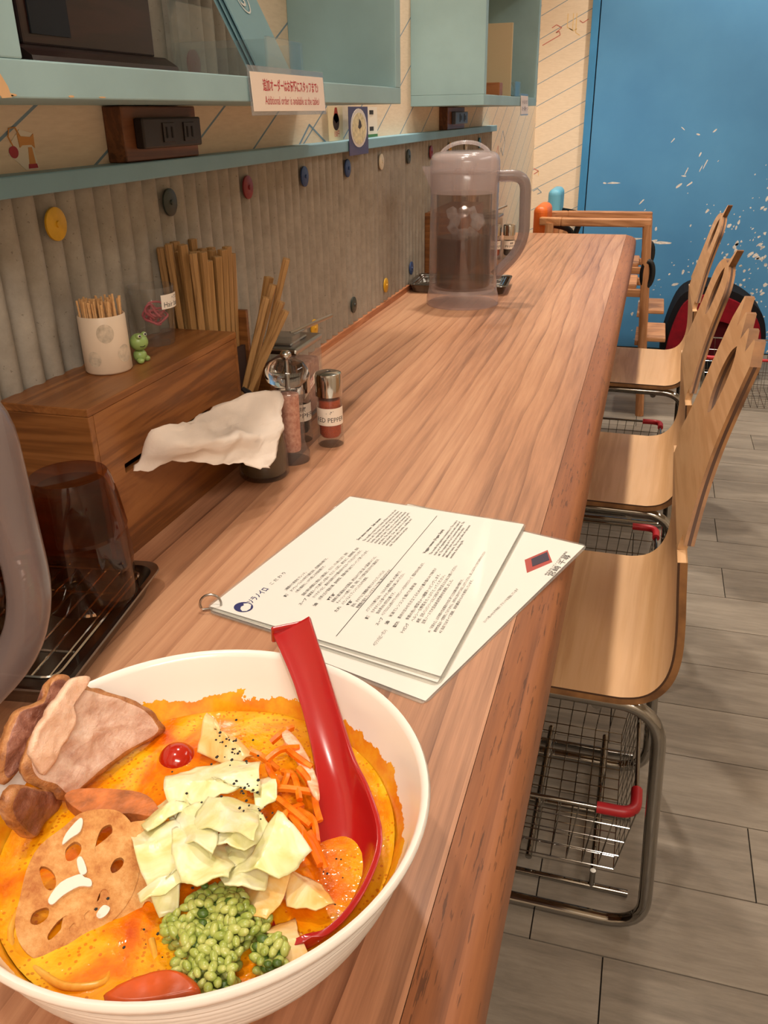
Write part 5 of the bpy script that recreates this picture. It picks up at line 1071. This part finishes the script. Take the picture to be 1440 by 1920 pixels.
# pork slices
def meat(name, a, b, c, sc=45):
    t = NT(name); co = t.coords('World'); n = t.math('ADD', t.math('MULTIPLY', t.noise(co, sc, 6, .65, 1.8), .65), t.math('MULTIPLY', t.noise(t.coords('World', (1, .35, 1)), sc*6, 4, .7, .6), .35)); t.l(t.ramp(n, [(.34, a), (.5, b), (.64, c)]), t.b.inputs['Base Color']); t.b.inputs['Roughness'].default_value = .33
    t.b.inputs['Subsurface Weight'].default_value = .15; t.b.inputs['Subsurface Radius'].default_value = (.008, .004, .002); t.b.inputs['Subsurface Scale'].default_value = .5
    t.bump(t.noise(co, 210, 5, .75, .5), .7, .0014); return t.m
M_pk = meat('pork_meat', (196, 150, 128), (222, 186, 164), (236, 208, 188)); M_fat = meat('pork_fat', (214, 164, 128), (232, 192, 164), (240, 206, 182), 30); M_pkd = meat('pork_dark', (104, 54, 36), (144, 92, 74), (176, 124, 104)); M_rind = meat('pork_rind', (120, 66, 34), (176, 116, 68), (206, 152, 100))
def bulge(poly, th, name, mats, parent, amp=.0025, seed=0, rim=None):
    """thick irregular slice: outline filled with rings that swell and crumple"""
    P = sm(poly, 4, True); n = len(P); c = sum(P, Vector())/n
    nn = Vector()
    for a, b in zip(P, P[1:]+P[:1]): nn += (a-c).cross(b-c)
    nn.normalize()
    if nn.z < 0: nn = -nn
    mb = MB(); K = 9
    for side in (1, -1):
        o = len(mb.v)
        for i in range(K):
            u = 1 - i/K
            for p in P:
                q = c + (p-c)*u; h = th/2*math.sqrt(max(0, 1-u**6)) if i == 0 else th/2
                h = th*.28 if i == 0 else h
                if i == 0: q = q + (p-c).normalized()*mno.noise(p*220+Vector((seed, 0, 0)))*.0012
                mb.v.append(tuple(q + nn*(side*h + (amp*mno.noise(q*75+Vector((seed, 0, 0))) + amp*.4*mno.noise(q*220)) * (1 if i else .6))))
        mb.v.append(tuple(c + nn*(side*th/2 + amp*mno.noise(c*75+Vector((seed, 0, 0))))))
        for i in range(K-1):
            for k in range(n): a = o+i*n+k; b = o+i*n+(k+1) % n; mb.f.append((a, b, b+n, a+n)); mb.mi.append(1 if i == 0 and len(mats) > 1 else 0)
        for k in range(n): mb.f.append((o+(K-1)*n+k, o+(K-1)*n+(k+1) % n, o+K*n)); mb.mi.append(0)
    O = K*n+1
    for k in range(n): mb.f.append((k, (k+1) % n, O+(k+1) % n, O+k)); mb.mi.append(1 if len(mats) > 1 else 0)
    return mb.build(name, mats, parent, smooth=80, world=parent is not None)
pk = thing('pork_slice', 'pale rolled pork slice leaning on the bowl rim, with a folded fat edge', 'pork slice', (-.29, .335, .79), 0, 'pork slices in the ramen')
bulge(SH['pork_main'], .006, 'meat', [M_pk, M_rind], pk, .0022, 1); bulge(SH['pork_fold'], .006, 'fat_fold', [M_fat], pk, .0020, 5)
tag(bulge(SH['pork_low'], .008, 'pork_slice', [M_pkd, M_rind], None, .0016, 9), 'darker pork piece dipping into the broth below the pale slice', 'pork slice', 'pork slices in the ramen')
tag(bulge(SH['pork_back'], .008, 'pork_slice', [M_pkd, M_rind], None, .0032, 13), 'ragged brown pork edge behind the pale slice at the bowl rim', 'pork slice', 'pork slices in the ramen')
# cabbage
def veg(name, a, b, c, sc=55, rough=.3, sss=.25):
    t = NT(name); co = t.coords('World'); n = t.noise(co, sc, 4, .6, .8); t.l(t.ramp(n, [(.3, a), (.5, b), (.7, c)]), t.b.inputs['Base Color']); t.b.inputs['Roughness'].default_value = rough
    t.b.inputs['Subsurface Weight'].default_value = sss; t.b.inputs['Subsurface Radius'].default_value = (.006, .006, .003); t.b.inputs['Subsurface Scale'].default_value = .5; t.bump(t.noise(co, 150, 3), .2, .001); return t.m
M_cab = veg('cabbage', (206, 204, 132), (226, 222, 168), (238, 236, 206)); M_cab2 = veg('cabbage_soaked', (222, 160, 70), (232, 190, 120), (238, 212, 164))
def leaf(key, mat, amp, seed, lab, tilt=(0, 0), sc_=1.2, off=(0, 0, 0)):
    Q0 = [Vector(p) for p in SH[key]]; c = sum(Q0, Vector())/len(Q0); Q0 = [c+(p-c)*sc_ + Vector(off) for p in Q0]; c = c + Vector(off)
    P = [a.lerp(b, k/6) for a, b in zip(Q0, Q0[1:]+Q0[:1]) for k in range(6)]; n = len(P); mb = MB(); K = 12; S_ = Vector((seed*3.1, seed*1.7, 0)); fx = Vector((math.cos(seed*2.1), math.sin(seed*2.1), 0))
    P = [p + (p-c).normalized()*(.0005*mno.noise(p*400+S_) + .0010*mno.noise(p*90+S_)) for p in P]
    def dz(q, u, k):
        d = (q-c).dot(fx)+.002; rid = -abs(d)*.42 + .0035 - .25*max(0, abs(d-.012)-.004)
        return rid + amp*.7*mno.noise(q*80+S_) + amp*.5*u**2*mno.noise(q*190+S_) + (q-c).x*tilt[0] + (q-c).y*tilt[1]
    for i in range(K):
        u = 1-i/K
        for k, p in enumerate(P): q = c+(p-c)*u; mb.v.append((q.x, q.y, max(.7795, q.z + dz(q, u, k))))
    mb.v.append((c.x, c.y, c.z+dz(c, 0, 0)))
    for i in range(K-1):
        for k in range(n): a = i*n+k; b = i*n+(k+1) % n; mb.f.append((a, b, b+n, a+n)); mb.mi.append(0)
    for k in range(n): mb.f.append(((K-1)*n+k, (K-1)*n+(k+1) % n, K*n)); mb.mi.append(0)
    o = mb.build('cabbage_piece', mat, smooth=28); sd = o.modifiers.new('thickness', 'SOLIDIFY'); sd.thickness = .0010; sd.offset = -1
    return tag(o, lab, 'cabbage', 'cabbage pieces in the ramen')
CL = ['pale cabbage piece sprinkled with pepper at the top of the heap', 'large peppered cabbage piece in the middle of the heap', 'peppered cabbage piece pointing at the spoon', 'folded cabbage piece next to the sauced lotus crisp', 'rounded cabbage piece above the green grains', 'thin cabbage strip under the folded piece', 'small cabbage piece beside the carrot shreds', 'soaked cabbage piece near the cherry tomato', 'translucent soaked cabbage piece beside the grains', 'soaked cabbage piece at the spoon tip', 'soaked cabbage piece lying in the spoon', 'cabbage piece tucked under the middle of the heap']
for i in range(12):
    soaked = i in (7, 8, 9, 10); leaf('cabbage%d' % i, M_cab2 if soaked else M_cab, .0016 if soaked else .0030, i+1, CL[i], ((0, 0), (.25, -.2), (-.1, .2), (.2, .1), (0, -.2))[i % 5])
for k, (key, off, lab) in enumerate([('cabbage3', (.016, .010, -.001), 'pale cabbage piece wedged behind the folded one'), ('cabbage1', (-.016, -.008, -.006), 'cabbage piece low in the heap beside the grains'), ('cabbage4', (.020, .002, -.004), 'cabbage piece between the heap and the soaked leaves'), ('cabbage0', (-.012, -.016, -.004), 'cabbage piece sloping towards the lotus crisps'), ('cabbage2', (-.020, .006, .001), 'cabbage piece crossing the middle of the heap')]):
    leaf(key, M_cab, .0030, 20+k*1.3, lab, (.2, -.1), 1.0, off)
# pepper specks
mb = MB(); rp = random.Random(11)
for cx, cy, cz, s, n in ((-.197,.335,.8115,.010,12),(-.187,.318,.8185,.012,16),(-.168,.302,.8165,.010,16),(-.158,.288,.813,.010,12),(-.205,.305,.806,.02,8),(-.215,.262,.787,.03,8),(-.12,.29,.7835,.02,8),(-.185,.235,.784,.03,8)):
    for _ in range(n):
        x, y = rp.gauss(cx, s*.5), rp.gauss(cy, s*.5); mb.sphere((x, y, cz + rp.uniform(-.001, .0008)), rp.uniform(.0004, .0010), 5, 4, (1, rp.uniform(.6, 1.4), .6))
tag(mb.build('pepper_specks', plain('cracked_pepper', (34, 30, 26), .7)), 'cracked black pepper sprinkled over the cabbage and broth', 'pepper', kind='stuff')
# carrot shreds, radish curl, tomato, red wedge
M_car = veg('carrot', (222, 92, 8), (238, 118, 16), (246, 144, 40), 60, .25, .2)
for i, (a, b) in enumerate(SH['carrots']):
    a, b = Vector(a), Vector(b); m = (a+b)/2 + Vector((0, 0, .003)) + Vector((rp.uniform(-.003, .003), rp.uniform(-.003, .003), 0)); mb = MB(); mb.tube(sm([a, m, b], 5), .0024, 6, flat=.8)
    tag(mb.build('carrot_shred', M_car, smooth=50), 'orange carrot shred in the tangle beside the spoon', 'carrot', 'carrot shreds in the ramen')
tag(bulge(SH['radish'], .003, 'radish_curl', [veg('radish', (236, 120, 70), (240, 170, 130), (244, 220, 200), 90)], None, .0014, 4), 'pink and white radish curl against the spoon handle', 'radish')
tag(MB().sphere((SH['tomato'][0][0], SH['tomato'][0][1]+.002, .7735), .0120, 24, 16).build('cherry_tomato', plain('tomato_red', (172, 30, 10), .15, coat=.4), smooth=80), 'red cherry tomato half sunk in the broth', 'tomato')
tag(bulge(SH['wedge'], .006, 'pepper_wedge', [plain('red_paprika', (182, 72, 14), .3, vary=.12, vscale=50)], None, .0006, 2), 'dark orange-red paprika wedge at the near bowl edge', 'paprika')
# green barley
M_bar = veg('barley_green', (120, 138, 50), (162, 172, 84), (190, 190, 112), 130, .3, .2); M_pes = plain('pesto_dark', (70, 96, 30), .4)
def inpoly(x, y, P):
    r = False; j = len(P)-1
    for i in range(len(P)):
        if (P[i][1] > y) != (P[j][1] > y) and x < (P[j][0]-P[i][0])*(y-P[i][1])/(P[j][1]-P[i][1])+P[i][0]: r = not r
        j = i
    return r
mb = MB(); base = MB()
for key, N, hh in (('grain', 330, .013), ('grain2', 70, .014)):
    P = SH[key]; xs = [p[0] for p in P]; ys = [p[1] for p in P]; cx, cy = sum(xs)/len(xs), sum(ys)/len(ys); rm = max(math.hypot(p[0]-cx, p[1]-cy) for p in P); got = 0; placed = []
    tries = 0
    while got < N and tries < 9000:
        tries += 1
        x, y = rp.uniform(min(xs), max(xs)), rp.uniform(min(ys), max(ys))
        if not inpoly(x, y, P): continue
        top = .784 + hh*(1-(math.hypot(x-cx, y-cy)/rm)**2)*(.7+.5*mno.noise(Vector((x*90, y*90, 1)))); z = rp.uniform(.778, max(.780, top)) if got % 3 else max(.780, top)
        if any((x-a)**2+(y-b)**2+(z-c)**2 < .0034**2 for a, b, c in placed): continue
        placed.append((x, y, z)); got += 1; s = rp.uniform(.0024, .0031)
        rot = Matrix.Rotation(rp.uniform(0, 6.3), 3, 'Z') @ Matrix.Rotation(rp.uniform(-.7, .7), 3, 'X') @ Matrix.Rotation(rp.uniform(-.7, .7), 3, 'Y')
        mb.sphere((x, y, z), s, 8, 6, (1.25, .8, .72), rot)
tag(mb.build('barley_grains', M_bar, smooth=80), 'heap of barley grains in green herb dressing on the broth', 'barley', kind='stuff')
mb = MB()
for _ in range(90):
    k = rp.choice(('grain', 'grain', 'grain2')); P = SH[k]; x = rp.uniform(min(p[0] for p in P), max(p[0] for p in P)); y = rp.uniform(min(p[1] for p in P), max(p[1] for p in P))
    if inpoly(x, y, P): mb.sphere((x, y, rp.uniform(.781, .793)), rp.uniform(.0016, .0026), 7, 5, (1.2, 1, .7))
tag(mb.build('herb_dressing', M_pes, smooth=80), 'dark green herb dressing clinging between the barley grains', 'dressing', kind='stuff')
# noodles just under the surface
M_nod = veg('noodle', (226, 150, 40), (236, 176, 74), (240, 196, 104), 40, .25, .2)
for i, pts in enumerate([[(-.235,.205),(-.215,.200),(-.20,.207),(-.205,.216),(-.222,.214)], [(-.262,.232),(-.258,.218),(-.247,.208),(-.236,.206)], [(-.145,.262),(-.135,.252),(-.128,.240),(-.133,.228)], [(-.205,.222),(-.193,.216),(-.183,.222),(-.19,.232)], [(-.25,.33),(-.235,.333),(-.222,.338),(-.212,.35)]]):
    P3 = sm([(x, y, .7768+.0022*math.sin(k*1.4+i)) for k, (x, y) in enumerate(pts)], 5)
    tag(MB().tube(P3, .0021, 7, flat=.8).build('noodle', M_nod, smooth=60), 'orange noodle surfacing at the edge of the broth', 'noodle', 'noodles in the ramen')
# red spoon
M_spn = NT('red_melamine'); M_spn.b.inputs['Base Color'].default_value = (*lin((164, 22, 22)), 1); M_spn.b.inputs['Roughness'].default_value = .22; M_spn.b.inputs['Coat Weight'].default_value = .3; M_spn = M_spn.m
t = thing('soup_spoon', 'red soup spoon resting in the bowl against its rim', 'spoon', (-.14, .33, .78))
CLN = [((-.1215, .2420, .7880), .005, 0), ((-.1225, .2475, .7855), .0135, .004), ((-.1215, .2620, .7835), .0200, .008), ((-.1195, .2830, .7830), .0225, .010), ((-.1195, .3050, .7860), .0215, .009), ((-.1265, .3260, .7940), .0155, .006), ((-.1360, .3420, .8010), .0115, .003), ((-.1500, .3640, .8105), .0105, .0015), ((-.1680, .3900, .8215), .0108, .0012), ((-.1850, .4120, .8310), .0122, .001), ((-.1925, .4220, .8345), .0130, .0008)]
# cross rail: right-hand side raised so the hollow faces the camera
cen = sm([c for c, _, _ in CLN], 4); nC = len(cen)
wid = [v.x for v in sm([(w_, 0, 0) for _, w_, _ in CLN], 4)]; dep = [max(0, v.x) for v in sm([(d_, 0, 0) for _, _, d_ in CLN], 4)]
mb = MB(); K = 12
rowsT = []
for i in range(nC):
    d = (cen[min(i+1, nC-1)]-cen[max(i-1, 0)]).normalized(); s = d.cross(Vector((0, 0, 1))).normalized(); up = s.cross(d).normalized(); roll = R(20)
    s2 = s*math.cos(roll) + up*math.sin(roll); u2 = up*math.cos(roll) - s*math.sin(roll)
    rowsT.append([cen[i] + s2*wid[i]*(2*k/K-1) - u2*dep[i]*(1-(2*k/K-1)**2)*1.5 for k in range(K+1)])
mb.v = [tuple(p) for r in rowsT for p in r]
for i in range(nC-1):
    for k in range(K): a = i*(K+1)+k; mb.f.append((a, a+1, a+K+2, a+K+1)); mb.mi.append(0)
o = mb.build('body', M_spn, t, world=True, smooth=60, recalc=False); sd = o.modifiers.new('thickness', 'SOLIDIFY'); sd.thickness = .0030; sd.offset = 0
bv = o.modifiers.new('bevel', 'BEVEL'); bv.width = .001; bv.segments = 2; bv.limit_method = 'ANGLE'
e = rowsT[-1]; hk = MB(); d = (cen[-1]-cen[-3]).normalized(); hk.bar(tuple(cen[-1]+d*.0005+Vector((0, 0, -.0055))), tuple(cen[-1]+d*.0035+Vector((0, 0, -.0055))), .0262, .013, up=(0, 0, 1)); hk.build('hooked_end', M_spn, t, world=True, bevel=.0012)
